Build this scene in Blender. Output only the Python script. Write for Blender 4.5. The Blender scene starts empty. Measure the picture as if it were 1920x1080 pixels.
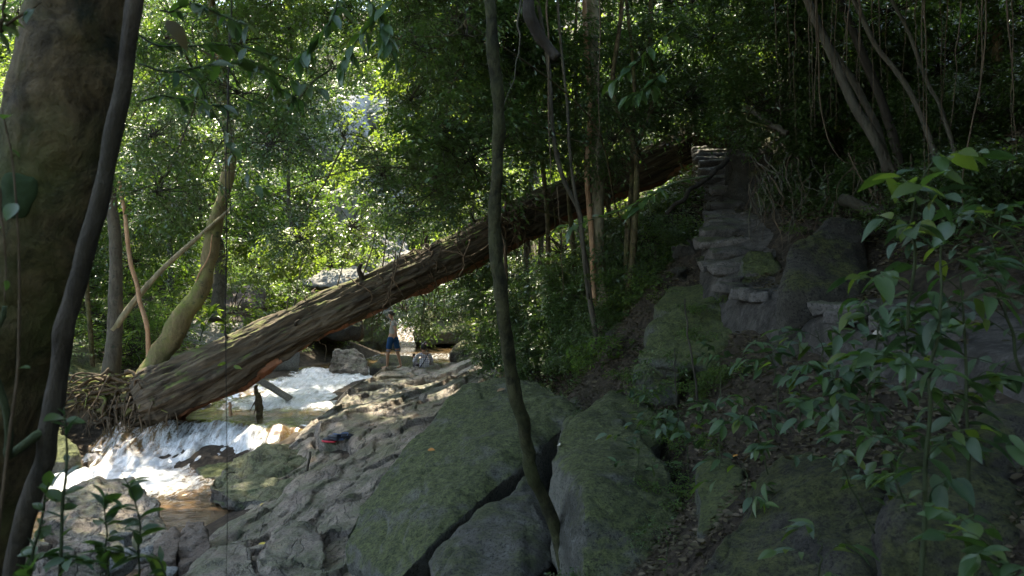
import bpy, bmesh, math, random
import numpy as np
from mathutils import Vector, Matrix

sc = bpy.context.scene
C = sc.collection
rad = math.radians
# ------------------------------------------------------------------ camera, light, exposure
CZ = 3.4
cam = bpy.data.cameras.new('camera'); camo = bpy.data.objects.new('camera', cam); C.objects.link(camo)
camo.location = (0, 0, CZ); camo.rotation_euler = (rad(90), 0, 0)
cam.lens = 28; cam.sensor_width = 36; cam.clip_start = 0.05; cam.clip_end = 400
cam.dof.use_dof = True; cam.dof.focus_distance = 13.0; cam.dof.aperture_fstop = 5.6
sc.camera = camo
F = 28 / 36 * 1920

SUN_EL, SUN_AZ = rad(58), rad(-28)        # azimuth measured from +Y towards +X
world = bpy.data.worlds.new('World'); sc.world = world; world.use_nodes = True
wn = world.node_tree; wn.nodes.clear()
sky = wn.nodes.new('ShaderNodeTexSky'); sky.sky_type = 'NISHITA'; sky.sun_disc = False
sky.sun_elevation = SUN_EL; sky.sun_rotation = SUN_AZ
bg = wn.nodes.new('ShaderNodeBackground'); bg.inputs[1].default_value = 0.15
wo = wn.nodes.new('ShaderNodeOutputWorld')
wn.links.new(sky.outputs[0], bg.inputs[0]); wn.links.new(bg.outputs[0], wo.inputs[0])
sun = bpy.data.lights.new('sun', 'SUN'); sun.energy = 2.5; sun.angle = rad(0.53); sun.color = (1.0, 0.95, 0.86)
suno = bpy.data.objects.new('sun', sun); C.objects.link(suno)
SD = Vector((math.sin(SUN_AZ) * math.cos(SUN_EL), math.cos(SUN_AZ) * math.cos(SUN_EL), math.sin(SUN_EL)))
suno.rotation_euler = SD.to_track_quat('Z', 'Y').to_euler(); suno.location = (0, 0, 40)
vs = sc.view_settings
vs.view_transform = 'Standard'; vs.look = 'None'; vs.exposure = 3.2; vs.gamma = 1; vs.use_curve_mapping = False
vs.use_white_balance = True; vs.white_balance_temperature = 7700; vs.white_balance_tint = 4
cy = sc.cycles
cy.use_denoising = True; cy.max_bounces = 6; cy.diffuse_bounces = 4; cy.glossy_bounces = 2
cy.transmission_bounces = 4; cy.transparent_max_bounces = 4; cy.caustics_reflective = False; cy.caustics_refractive = False
cy.sample_clamp_indirect = 4.0

# ------------------------------------------------------------------ helpers
def P(px, py, d):
    return np.array([(px - 960) / F * d, d, CZ + (540 - py) / F * d])

def hsh(ix, iy, iz, seed):
    h = (ix.astype(np.int64) * 374761393 + iy.astype(np.int64) * 668265263 + iz.astype(np.int64) * 2147483647 + seed * 1274126177) & 0xffffffff
    h = ((h ^ (h >> 13)) * 1274126177) & 0xffffffff
    h = ((h ^ (h >> 16)) * 2246822519) & 0xffffffff
    return ((h ^ (h >> 15)) & 0xffffff) / float(0xffffff)

def vnoise(p, seed=0):
    p = np.asarray(p, float)
    i = np.floor(p).astype(np.int64); f = p - i; u = f * f * (3 - 2 * f)
    r = 0
    for dx in (0, 1):
        for dy in (0, 1):
            for dz in (0, 1):
                w = (u[..., 0] if dx else 1 - u[..., 0]) * (u[..., 1] if dy else 1 - u[..., 1]) * (u[..., 2] if dz else 1 - u[..., 2])
                r = r + w * hsh(i[..., 0] + dx, i[..., 1] + dy, i[..., 2] + dz, seed)
    return r * 2 - 1

def fbm(p, octs=4, seed=0, gain=.5):
    a, s, r = 1.0, 1.0, 0
    for k in range(octs):
        r = r + a * vnoise(p * s + k * 17.3, seed + k); a *= gain; s *= 2.07
    return r

def worley2(x, y, seed=0):
    ix = np.floor(x).astype(np.int64); iy = np.floor(y).astype(np.int64)
    z0 = np.zeros_like(ix)
    f1 = np.full(x.shape, 9.); f2 = np.full(x.shape, 9.); r1 = np.zeros(x.shape); r2 = np.zeros(x.shape); r3 = np.zeros(x.shape)
    dx1 = np.zeros(x.shape); dy1 = np.zeros(x.shape)
    for a in (-1, 0, 1):
        for b in (-1, 0, 1):
            cx, cy_ = ix + a, iy + b
            px = cx + hsh(cx, cy_, z0, seed); py = cy_ + hsh(cx, cy_, z0 + 1, seed)
            d = np.hypot(x - px, y - py)
            new = d < f1
            f2 = np.where(new, f1, np.minimum(f2, d)); f1 = np.where(new, d, f1)
            for arr, k in ((r1, 2), (r2, 3), (r3, 4)):
                arr[new] = hsh(cx, cy_, z0 + k, seed)[new]
            dx1[new] = (x - px)[new]; dy1[new] = (y - py)[new]
    return f1, f2, r1, r2, r3, dx1, dy1

def smooth(a, b, x):
    t = np.clip((x - a) / (b - a), 0, 1); return t * t * (3 - 2 * t)

def tag(o, label=None, cat=None, group=None, kind=None):
    if label: o['label'] = label
    if cat: o['category'] = cat
    if group: o['group'] = group
    if kind: o['kind'] = kind
    return o

def mesh_np(name, v, faces, mat=None, smooth_=True):
    """faces: list of (n,k) int arrays"""
    me = bpy.data.meshes.new(name)
    v = np.asarray(v, np.float32)
    me.vertices.add(len(v)); me.vertices.foreach_set('co', v.ravel())
    if not isinstance(faces, list): faces = [faces]
    idx = np.concatenate([f.ravel() for f in faces]).astype(np.int32)
    tot = np.concatenate([np.full(len(f), f.shape[1], np.int32) for f in faces])
    st = np.concatenate([[0], np.cumsum(tot)[:-1]]).astype(np.int32)
    me.loops.add(len(idx)); me.loops.foreach_set('vertex_index', idx)
    me.polygons.add(len(tot)); me.polygons.foreach_set('loop_start', st); me.polygons.foreach_set('loop_total', tot)
    me.polygons.foreach_set('use_smooth', np.full(len(tot), smooth_, bool))
    me.update(calc_edges=True)
    if mat: me.materials.append(mat)
    return me

def link(name, me, parent=None, loc=None, rot=None, scale=None):
    o = bpy.data.objects.new(name, me); C.objects.link(o)
    if parent: o.parent = parent
    if loc is not None: o.location = tuple(loc)
    if rot is not None: o.rotation_euler = rot
    if scale is not None: o.scale = (scale,) * 3 if isinstance(scale, (int, float)) else scale
    return o

def empty(name, loc, label, cat, group=None):
    o = bpy.data.objects.new(name, None); C.objects.link(o); o.location = tuple(loc); o.empty_display_size = .2
    return tag(o, label, cat, group)

def spline(pts, n):
    p = np.array(pts, float)
    if len(p) == 2: 
        t = np.linspace(0, 1, n)[:, None]; return p[0] * (1 - t) + p[1] * t
    q = np.vstack([2 * p[0] - p[1], p, 2 * p[-1] - p[-2]])
    t = np.linspace(0, len(p) - 1 - 1e-6, n); i = t.astype(int); f = (t - i)[:, None]
    a, b, c, d = q[i], q[i + 1], q[i + 2], q[i + 3]
    return .5 * ((2 * b) + (-a + c) * f + (2 * a - 5 * b + 4 * c - d) * f ** 2 + (-a + 3 * b - 3 * c + d) * f ** 3)

class Acc:
    """accumulates arrays into one mesh"""
    def __init__(s): s.v = []; s.f = {}; s.n = 0
    def add(s, v, *faces):
        s.v.append(np.asarray(v, float))
        for f in faces: s.f.setdefault(f.shape[1], []).append(np.asarray(f) + s.n)
        s.n += len(v)
    def mesh(s, name, mat, smooth_=True):
        return mesh_np(name, np.concatenate(s.v), [np.concatenate(x) for x in s.f.values()], mat, smooth_)

def tube(acc, pts, r0, r1, sides=8, n=None, wob=0.0, seed=0, bump=0.0, rfun=None, bf=3.0):
    n = n or max(4, len(pts) * 5)
    c = spline(pts, n)
    if wob: c = c + wob * np.stack([vnoise(np.stack([np.linspace(0, n / 5, n) + k * 31, np.full(n, seed * 1.7), np.zeros(n)], 1), seed + k) for k in range(3)], 1) * smooth(0, .12, np.linspace(0, 1, n))[:, None]
    t = np.gradient(c, axis=0); t /= np.linalg.norm(t, axis=1)[:, None] + 1e-9
    up = np.array([0.13, .21, 1.]) if abs(t[0][2]) < .8 else np.array([1., .17, .1])
    u = np.cross(t, up); u /= np.linalg.norm(u, axis=1)[:, None]; w = np.cross(t, u)
    s = np.linspace(0, 1, n)
    r = rfun(s) if rfun else r0 + (r1 - r0) * s
    a = np.linspace(0, 2 * math.pi, sides, endpoint=False)
    ring = c[:, None, :] + r[:, None, None] * (np.cos(a)[None, :, None] * u[:, None, :] + np.sin(a)[None, :, None] * w[:, None, :])
    v = ring.reshape(-1, 3)
    if bump:
        nr = (v - np.repeat(c, sides, 0)); nr /= np.linalg.norm(nr, axis=1)[:, None] + 1e-9
        rr = np.repeat(r, sides)
        v = v + nr * (fbm(v * bf, 3, seed) * bump * rr)[:, None]
    i = np.arange(n - 1)[:, None] * sides; j = np.arange(sides)[None, :]; j2 = (j + 1) % sides
    q = np.stack([i + j, i + j2, i + sides + j2, i + sides + j], -1).reshape(-1, 4)
    v = np.vstack([v, c[:1], c[-1:]]); m = n * sides
    jj = np.arange(sides)
    cap = np.vstack([np.stack([np.full(sides, m), (jj + 1) % sides, jj], 1), np.stack([np.full(sides, m + 1), (n - 1) * sides + jj, (n - 1) * sides + (jj + 1) % sides], 1)])
    acc.add(v, q, cap)
    return c

def grid_mesh(name, xs, ys, z, mat):
    X, Y = np.meshgrid(xs, ys)
    v = np.stack([X, Y, z], -1).reshape(-1, 3); nx, ny = len(xs), len(ys)
    i = np.arange(ny - 1)[:, None] * nx + np.arange(nx - 1)[None, :]
    q = np.stack([i, i + 1, i + nx + 1, i + nx], -1).reshape(-1, 4)
    return mesh_np(name, v, q, mat)

# ------------------------------------------------------------------ materials
class NT:
    def __init__(s, name):
        s.m = bpy.data.materials.new(name); s.m.use_nodes = True; s.t = s.m.node_tree; s.t.nodes.clear()
        s.out = s.n('OutputMaterial')
    def n(s, typ, **k):
        n = s.t.nodes.new('ShaderNode' + typ)
        for a, b in k.items(): setattr(n, a, b)
        return n
    def l(s, a, b): s.t.links.new(a, b)
    def noise(s, vec, scale, detail=5, rough=.55, dist=0):
        n = s.n('TexNoise'); n.inputs['Scale'].default_value = scale; n.inputs['Detail'].default_value = detail
        n.inputs['Roughness'].default_value = rough; n.inputs['Distortion'].default_value = dist
        if vec: s.l(vec, n.inputs['Vector'])
        return n.outputs['Fac']
    def ramp(s, fac, stops):
        r = s.n('ValToRGB'); e = r.color_ramp.elements
        while len(e) > 1: e.remove(e[-1])
        for i, (p, c) in enumerate(stops):
            x = e[0] if i == 0 else e.new(p); x.position = p
            x.color = (*c, 1) if not isinstance(c, (int, float)) else (c, c, c, 1)
        s.l(fac, r.inputs[0]); return r.outputs['Color']
    def math(s, op, a, b=None, clamp=False):
        n = s.n('Math', operation=op, use_clamp=clamp)
        for i, x in enumerate((a, b)):
            if x is None: continue
            if isinstance(x, (int, float)): n.inputs[i].default_value = x
            else: s.l(x, n.inputs[i])
        return n.outputs[0]
    def mix(s, f, a, b, mode='MIX'):
        n = s.n('Mix', data_type='RGBA', blend_type=mode)
        for i, x in ((0, f), (6, a), (7, b)):
            if isinstance(x, (int, float)): n.inputs[i].default_value = x
            elif isinstance(x, tuple): n.inputs[i].default_value = (*x, 1)
            else: s.l(x, n.inputs[i])
        return n.outputs[2]
    def map(s, vec, scale=(1, 1, 1), rot=(0, 0, 0)):
        n = s.n('Mapping'); n.inputs['Scale'].default_value = scale; n.inputs['Rotation'].default_value = rot
        s.l(vec, n.inputs['Vector']); return n.outputs[0]
    def bump(s, h, strength, dist=.02, nrm=None):
        n = s.n('Bump'); n.inputs['Strength'].default_value = strength; n.inputs['Distance'].default_value = dist
        s.l(h, n.inputs['Height'])
        if nrm: s.l(nrm, n.inputs['Normal'])
        return n.outputs[0]
    def bsdf(s, col, rough=.8, nrm=None, spec=.5, **k):
        b = s.n('BsdfPrincipled')
        for key, x in (('Base Color', col), ('Roughness', rough), ('Specular IOR Level', spec)):
            if isinstance(x, tuple): b.inputs[key].default_value = (*x, 1)
            elif isinstance(x, (int, float)): b.inputs[key].default_value = x
            else: s.l(x, b.inputs[key])
        if nrm: s.l(nrm, b.inputs['Normal'])
        return b
    def done(s, sh): s.l(sh, s.out.inputs[0]); return s.m

def rock_mat(name, c1, c2, moss=(.05, .075, .02), moss2=(.10, .13, .04), amt=.5, side=.0, wet=.75, scale=1., pale=(.35, .34, .32), crack=0.0, spec=.35, palea=.35):
    t = NT(name); g = t.n('NewGeometry'); pos = g.outputs['Position']
    pos = t.map(pos, (scale,) * 3)
    big = t.noise(pos, 1.3, 6, .6, .4); mid = t.noise(pos, 6, 10, .75); fine = t.noise(pos, 38, 6, .75); grit = t.noise(pos, 110, 3, .7)
    base = t.mix(t.ramp(big, [(.35, 0), (.65, 1)]), c1, c2)
    base = t.mix(t.math('MULTIPLY', t.ramp(mid, [(.5, 0), (.72, 1)]), palea), base, pale)
    base = t.mix(t.ramp(fine, [(.40, .85), (.50, 0)]), base, (c1[0] * .35, c1[1] * .35, c1[2] * .35))
    base = t.mix(t.math('MULTIPLY', t.ramp(grit, [(.58, 0), (.7, 1)]), .5), base, pale)
    sep = t.n('SeparateXYZ'); t.l(g.outputs['Normal'], sep.inputs[0])
    nz = t.math('MULTIPLY', sep.outputs[2], .45)
    m = t.math('ADD', nz, t.math('MULTIPLY', t.noise(pos, 2.2, 7, .68, .3), 1.3))
    m = t.math('ADD', m, t.math('MULTIPLY', fine, .35))
    m = t.math('ADD', m, side)
    thr = 1.42 - amt * .75
    mf = t.ramp(t.math('SUBTRACT', m, thr), [(.0, 0), (.22, 1)])
    mc = t.mix(t.ramp(t.noise(pos, 14, 8, .8), [(.38, 0), (.62, 1)]), moss, moss2); mc = t.mix(t.ramp(fine, [(.38, .8), (.5, 0)]), mc, tuple(x * .3 for x in moss))
    col = t.mix(t.math('MULTIPLY', mf, .88), base, mc)
    h = t.math('ADD', t.math('MULTIPLY', mid, .6), t.math('MULTIPLY', fine, .35))
    h = t.math('ADD', h, t.math('MULTIPLY', grit, .12))
    if crack:
        mp = t.map(g.outputs['Position'], (2.4, .8, 2.0), (0, 0, rad(28)))
        l1 = t.math('ABSOLUTE', t.math('SUBTRACT', t.noise(mp, 1.0, 6, .55, .3), .5)); l2 = t.math('ABSOLUTE', t.math('SUBTRACT', t.noise(mp, 3.1, 5, .6, .5), .52))
        ck = t.math('MULTIPLY', t.ramp(l1, [(0, 0), (.016, 1)]), t.ramp(l2, [(0, .35), (.012, 1)]))
        h = t.math('ADD', h, t.math('MULTIPLY', ck, crack)); 
        col = t.mix(t.math('MULTIPLY', t.math('SUBTRACT', 1, ck), .6), col, (.02, .018, .015))
    n = t.bump(h, 1.0, .09 / scale)
    rg = t.ramp(mid, [(.3, wet), (.7, min(1, wet + .2))])
    return t.done(t.bsdf(col, rg, n, spec).outputs[0])

def bark_mat(name, c1, c2, c3, moss=0.3, mosscol=(.07, .09, .02), axis='z', stretch=8., patch=(.02, .03, .02), sc_=1., bstr=.8):
    t = NT(name); tc = t.n('TexCoord'); g = t.n('NewGeometry')
    src = tc.outputs['UV'] if axis == 'uv' else tc.outputs['Object']
    mp = t.map(src, {'z': (stretch * 3 * sc_, stretch * 3 * sc_, 3 * sc_), 'uv': (stretch * 3 * sc_, 3 * sc_, 1)}[axis])
    st = t.noise(mp, 1.0, 8, .7, .5); st2 = t.noise(mp, 3.2, 4, .7)
    big = t.noise(src, 2.0, 6, .65)
    col = t.mix(t.ramp(st, [(.38, 0), (.62, 1)]), c1, c2)
    col = t.mix(t.ramp(big, [(.45, 0), (.62, .7)]), col, c3)
    col = t.mix(t.ramp(t.noise(src, 5.5, 6, .7, .5), [(.56, 0), (.66, .75)]), col, patch)
    sep = t.n('SeparateXYZ'); t.l(g.outputs['Normal'], sep.inputs[0])
    m = t.math('ADD', t.math('MULTIPLY', sep.outputs[2], .35), t.noise(g.outputs['Position'], 3.0, 7, .7))
    mf = t.ramp(t.math('ADD', m, moss), [(.72, 0), (.9, .9)])
    col = t.mix(mf, col, t.mix(st2, mosscol, tuple(x * 1.9 for x in mosscol)))
    h = t.math('ADD', st, t.math('MULTIPLY', st2, .5))
    return t.done(t.bsdf(col, .88, t.bump(h, bstr, .03), .2).outputs[0])

def leaf_mat(name, cols, trans=(.16, .26, .03), gloss=.38, tf=.4, spec=.5, veins=False):
    t = NT(name); g = t.n('NewGeometry'); oi = t.n('ObjectInfo')
    r = g.outputs['Random Per Island']
    rr = t.math('FRACT', t.math('ADD', r, oi.outputs['Random']))
    k = len(cols); col = t.ramp(rr, [(i / k, c) for i, c in enumerate(cols)])
    col = t.mix(t.math('MULTIPLY', oi.outputs['Random'], .35), col, (.03, .055, .012))
    tc = t.n('TexCoord')
    col = t.mix(t.ramp(t.noise(g.outputs['Position'], 9, 3), [(.3, .0), (.7, .3)]), col, (.025, .045, .012))
    ro = t.math('ADD', t.math('MULTIPLY', r, .25), gloss)
    b = t.bsdf(col, ro, None, spec)
    if veins:
        spot = t.ramp(t.noise(g.outputs['Position'], 70, 3, .6), [(.64, 0), (.70, .8)]); c2_ = t.mix(spot, col, (.10, .08, .03)); t.l(c2_, b.inputs['Base Color'])
        nn = t.bump(t.noise(t.map(tc.outputs['Object'], (60, 12, 60)), 1, 3), .35, .01); t.l(nn, b.inputs['Normal'])
    tr = t.n('BsdfTranslucent'); t.l(t.mix(.5, t.mix(1.0, col, (2.2, 2.6, 1.0), 'MULTIPLY'), trans), tr.inputs[0])
    mx = t.n('MixShader'); mx.inputs[0].default_value = tf; t.l(b.outputs[0], mx.inputs[1]); t.l(tr.outputs[0], mx.inputs[2])
    return t.done(mx.outputs[0])

def flat_mat(name, c, rough=.8, spec=.3, var=.25, ns=20):
    t = NT(name); tc = t.n('TexCoord'); n = t.noise(tc.outputs['Object'], ns, 4)
    col = t.mix(n, tuple(x * (1 - var) for x in c), tuple(min(1, x * (1 + var)) for x in c))
    return t.done(t.bsdf(col, rough, t.bump(n, .3, .01), spec).outputs[0])

M = {}
M['boulder'] = rock_mat('boulder_granite', (.06, .056, .045), (.15, .14, .115), (.03, .038, .012), (.14, .155, .05), .58, .02, .8, pale=(.27, .26, .24), palea=.5)
M['boulder_bare'] = rock_mat('boulder_bare', (.05, .045, .038), (.125, .113, .097), (.032, .038, .014), (.10, .11, .04), .42, 0, .8, pale=(.24, .23, .21), palea=.5)
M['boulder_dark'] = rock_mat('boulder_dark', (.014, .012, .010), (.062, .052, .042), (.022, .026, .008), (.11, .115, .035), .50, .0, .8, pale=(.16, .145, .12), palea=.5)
M['mossy'] = rock_mat('boulder_mossy', (.06, .06, .048), (.10, .098, .08), (.035, .045, .014), (.12, .135, .038), .68, .05, .85, pale=(.2, .2, .17))
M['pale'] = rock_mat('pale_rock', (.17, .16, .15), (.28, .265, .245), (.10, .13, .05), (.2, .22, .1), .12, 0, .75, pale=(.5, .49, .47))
M['bedrock'] = rock_mat('bedrock', (.13, .09, .066), (.36, .285, .225), (.07, .075, .03), (.12, .13, .055), .38, 0, .45, pale=(.36, .32, .29), spec=.5, palea=.5, crack=.5)
M['mossbed'] = rock_mat('moss_bedrock', (.11, .09, .072), (.2, .175, .145), (.06, .072, .025), (.15, .165, .07), .62, .03, .6, crack=.5, palea=.5)
M['brown'] = rock_mat('brown_rock', (.09, .06, .042), (.17, .12, .09), (.1, .1, .05), (.15, .15, .08), .05, 0, .6)

def ground_mat():
    t = NT('forest_ground'); g = t.n('NewGeometry'); pos = g.outputs['Position']
    a = t.noise(pos, 1.1, 7, .65); b = t.noise(pos, 9, 8, .7); c = t.noise(pos, 40, 4, .7)
    col = t.mix(t.ramp(a, [(.35, 0), (.65, 1)]), (.014, .010, .007), (.04, .029, .02))
    col = t.mix(t.ramp(b, [(.45, 0), (.62, .8)]), col, (.085, .062, .044))
    col = t.mix(t.ramp(c, [(.5, 0), (.7, .7)]), col, (.03, .022, .015))
    h = t.math('ADD', b, t.math('MULTIPLY', c, .5))
    return t.done(t.bsdf(col, .9, t.bump(h, .9, .06), .2).outputs[0])
M['ground'] = ground_mat()
def path_mat():
    t = NT('path_earth'); g = t.n('NewGeometry'); pos = g.outputs['Position']
    a = t.noise(pos, 2.2, 7, .65); b = t.noise(pos, 12, 8, .7); c = t.noise(pos, 70, 4, .7)
    col = t.mix(t.ramp(a, [(.35, 0), (.65, 1)]), (.06, .05, .044), (.15, .127, .115))
    col = t.mix(t.ramp(b, [(.5, 0), (.62, .7)]), col, (.18, .158, .15))
    col = t.mix(t.ramp(c, [(.5, 0), (.7, .7)]), col, (.022, .018, .016))
    col = t.mix(t.ramp(t.noise(pos, 5, 8, .7, .6), [(.40, .75), (.52, 0)]), col, (.022, .017, .013))
    h = t.math('ADD', t.math('MULTIPLY', b, 1.4), t.math('MULTIPLY', c, .5))
    return t.done(t.bsdf(col, .7, t.bump(h, 1.0, .09), .35).outputs[0])
M['path'] = path_mat()
M['stair'] = rock_mat('stair_stone', (.05, .04, .035), (.165, .142, .13), (.045, .05, .018), (.09, .1, .04), .42, 0, .5, pale=(.2, .178, .165), spec=.5)

def water_mat():
    t = NT('stream_water'); g = t.n('NewGeometry'); pos = g.outputs['Position']
    at = t.n('Attribute'); at.attribute_name = 'foam'
    bed = t.mix(t.ramp(t.noise(pos, 1.2, 6, .6), [(.35, 0), (.65, 1)]), (.05, .036, .02), (.18, .105, .05))
    bed = t.mix(t.ramp(t.noise(pos, 5, 6, .6), [(.5, 0), (.7, .6)]), bed, (.06, .06, .04))
    st = t.noise(t.map(pos, (11, 2.6, 3.4), (0, 0, rad(-12))), 1, 9, .74, .5)
    fz = t.noise(pos, 30, 4, .7)
    f = t.math('ADD', at.outputs['Fac'], t.math('MULTIPLY', t.math('SUBTRACT', st, .5), 2.1))
    f = t.math('ADD', f, t.math('MULTIPLY', t.math('SUBTRACT', fz, .5), .7))
    ff = t.ramp(f, [(.28, 0), (.55, .5), (.95, .95)])
    rip = t.math('ADD', t.noise(t.map(pos, (3, 7, 3)), 1, 4, .6, .5), t.math('MULTIPLY', st, .3))
    b1 = t.bsdf(bed, .06, t.bump(rip, .35, .08), .6)
    b1.inputs['Coat Weight'].default_value = .6; b1.inputs['Coat Roughness'].default_value = .03
    b2 = t.bsdf((.82, .84, .88), .6, t.bump(t.math('ADD', st, fz), .8, .08), .3)
    b2.inputs['Subsurface Weight'].default_value = 0
    mx = t.n('MixShader'); t.l(ff, mx.inputs[0]); t.l(b1.outputs[0], mx.inputs[1]); t.l(b2.outputs[0], mx.inputs[2])
    return t.done(mx.outputs[0])
M['water'] = water_mat()
M['bark_dark'] = bark_mat('bark_foreground', (.025, .018, .010), (.14, .10, .058), (.075, .082, .024), .09, (.03, .042, .010), patch=(.010, .014, .008), stretch=1.3, bstr=1., sc_=2.6)
M['bark_grey'] = bark_mat('bark_grey_brown', (.04, .032, .024), (.095, .08, .062), (.075, .068, .05), .0, (.05, .06, .02), stretch=3)
M['bark_stem'] = bark_mat('bark_dark_brown_stem', (.022, .017, .013), (.05, .04, .032), (.035, .03, .022), -.1, (.03, .04, .015), stretch=2.5, patch=(.015, .012, .01))
M['bark_mid'] = bark_mat('bark_brown_stem', (.022, .017, .013), (.075, .058, .044), (.045, .038, .028), -.1, (.03, .04, .015), stretch=2.5, patch=(.012, .01, .008), sc_=2)
M['bark_pale'] = bark_mat('bark_pale', (.12, .098, .06), (.26, .215, .14), (.18, .155, .09), -.05, (.1, .12, .04), stretch=2.5, patch=(.16, .15, .09))
M['bark_moss'] = bark_mat('bark_mossy', (.09, .07, .035), (.17, .13, .07), (.13, .13, .045), .12, (.085, .10, .02), stretch=2.5)
M['bark_green'] = bark_mat('bark_green_sapling', (.025, .032, .015), (.05, .06, .03), (.035, .05, .02), .05, (.03, .045, .015), stretch=2)
M['bark_slender'] = bark_mat('bark_slender', (.016, .015, .008), (.06, .055, .026), (.035, .04, .014), .03, (.022, .028, .010), stretch=1.5, patch=(.007, .006, .004), sc_=2.5, bstr=1)
M['bark_orange'] = bark_mat('bark_orange', (.25, .13, .07), (.42, .25, .15), (.3, .2, .13), -.15, stretch=2, patch=(.2, .12, .07))
M['log'] = bark_mat('fallen_log_bark', (.018, .013, .009), (.125, .095, .066), (.06, .046, .032), -.02, (.07, .085, .02), axis='uv', stretch=4.5, patch=(.035, .025, .018), sc_=1.0, bstr=1.)
M['log_under'] = bark_mat('exposed_red_wood', (.17, .07, .04), (.33, .15, .09), (.22, .12, .08), -.3, stretch=2)
M['root'] = bark_mat('root_bark', (.05, .035, .022), (.12, .085, .056), (.08, .06, .042), -.1, stretch=3, patch=(.07, .05, .035))
M['liana'] = bark_mat('liana_bark', (.05, .033, .02), (.12, .08, .052), (.08, .058, .036), -.2, stretch=2)
M['liana_dark'] = bark_mat('dark_vine', (.02, .017, .013), (.05, .04, .03), (.035, .03, .02), -.2, stretch=2)
M['twig'] = flat_mat('twig_wood', (.035, .028, .02), .9)

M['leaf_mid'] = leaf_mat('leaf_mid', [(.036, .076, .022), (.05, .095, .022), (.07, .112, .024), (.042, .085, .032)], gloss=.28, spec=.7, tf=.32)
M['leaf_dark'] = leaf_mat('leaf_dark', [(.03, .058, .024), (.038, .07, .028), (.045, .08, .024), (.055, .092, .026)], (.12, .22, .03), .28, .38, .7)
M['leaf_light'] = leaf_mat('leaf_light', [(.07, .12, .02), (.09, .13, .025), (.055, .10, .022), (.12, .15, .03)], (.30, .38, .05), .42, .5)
M['leaf_fern'] = leaf_mat('leaf_feathery', [(.06, .12, .03), (.08, .13, .035), (.05, .10, .04), (.11, .14, .03)], (.22, .36, .06), .45, .45)
M['leaf_big'] = leaf_mat('leaf_broad', [(.025, .062, .024), (.035, .078, .03), (.045, .09, .025)], (.10, .22, .03), .34, .3, .6, True)
M['leaf_blue'] = leaf_mat('leaf_glossy_shade', [(.024, .055, .032), (.03, .065, .04), (.035, .07, .032)], (.06, .15, .04), .30, .22, .7, True)
M['litter'] = leaf_mat('leaf_litter', [(.05, .033, .022), (.09, .06, .042), (.035, .024, .016), (.14, .10, .075)], (.1, .06, .03), .6, .1, .2)
# ------------------------------------------------------------------ terrain height field
TP = [(-9, 11, -.3), (-7, 12.5, -.3), (-12, 13, -.2), (-6, 10, -.12), (-5.4, 9, -.1), (-5, 8, -.1), (-14, 10, -.1), (-11, 9, -.2), (-8, 9, -.1),
      (-8.5, 14.5, -.3), (-6.5, 14, -.3), (-4.6, 13.4, -.15), (-7.2, 16.6, .5), (-5, 16.2, .5), (-5, 18, .45), (-6.2, 19, .45), (-6, 21, .55), (-4.8, 24, .7), (-6, 25, .8), (-4, 28, .7),
      (-4, 30, .7), (-1.5, 29, .75), (-6, 34, .75), (-3, 33, .75), (-8, 42, 1.3), (-2, 37, 1.5),
      (-9, 17.8, .95), (-11, 19, 1.4), (-13, 16, 1.3), (-16, 14, 2.2), (-10, 24, 1.9), (-8, 22, 1.2), (-8.2, 27, 1.6), (-9, 31, 2.6), (-16, 30, 5), (-20, 45, 12), (-10, 48, 8.5), (0, 48, 9.5),
      (0, 41, 5), (10, 50, 17), (22, 45, 22), (-30, 30, 12), (-30, 12, 8), (-12, 6, .3), (-20, 4, 3), (-6, 5.5, .1), (-3, 3, .6), (-3, 0, 1.0), (-3, -6, 1.5), (-10, -6, 1.5),
      (-2.1, 10, .2), (-3.1, 8.5, .1), (-2.8, 11.6, .45), (-2.4, 17, .85), (-3.3, 22, .95), (-1.5, 22, .92), (-4, 14, .4), (-1, 14, .9), (-3.6, 19, .85), (-4.2, 16.5, .65), (-3, 25, .75), (-.8, 25.5, .85),
      (0, 10, .9), (1, 8, .9), (0, 7, .6), (-1.2, 7, .3), (.5, 12, 1.2), (1.2, 14, 1.7), (1.6, 10, 1.8),
      (0, 0, 1.9), (-.6, 3.5, .9), (0, 4.5, .9), (1.1, 4.0, 1.3), (2, 4, 2.45), (1.5, 4.6, 1.9), (2.1, 6, 2.3), (2.1, 8, 2.45), (1.2, 2.5, 1.7), (3, 1, 2.5), (3, -5, 2.6),
      (3.1, 4, 2.95), (3.15, 6, 3.05), (3.15, 8, 3.2), (3.0, 9.5, 3.32), (2.9, 10.3, 3.45), (2.35, 4, 2.5), (2.4, 6, 2.6), (3.85, 14, 4.65), (4.9, 19.8, 6.45), (5.6, 22, 6.8), (6.5, 26, 7.2),
      (4.6, 5, 3.6), (6, 6, 5.2), (6, 10, 5.4), (5.6, 13, 5.4), (7, 16, 8), (9, 8, 9), (12, 12, 12.5), (10, 20, 11), (9.5, 27, 11), (15, 32, 17), (12, 3, 9), (20, 0, 14), (30, 20, 25),
      (2.2, 12.5, 3.5), (2.75, 15, 4.6), (1, 17, 2.7), (0, 19, 1.7), (-.6, 21, 1.1), (3.2, 20, 5.3), (.6, 24, 2.4), (1, 30, 3.2), (4, 28, 6.2), (5, 38, 10)]
TP = np.array(TP, float)
def _phi(r2): return np.where(r2 > 1e-12, .5 * r2 * np.log(r2 + 1e-12), 0)
_n = len(TP)
_A = np.zeros((_n + 3, _n + 3)); _d = ((TP[:, None, :2] - TP[None, :, :2]) ** 2).sum(-1) / 100
_A[:_n, :_n] = _phi(_d) + np.eye(_n) * .002; _A[:_n, _n] = 1; _A[:_n, _n + 1:] = TP[:, :2] / 10; _A[_n:, :_n] = _A[:_n, _n:].T
_W = np.linalg.solve(_A, np.concatenate([TP[:, 2], [0, 0, 0]]))
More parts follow.
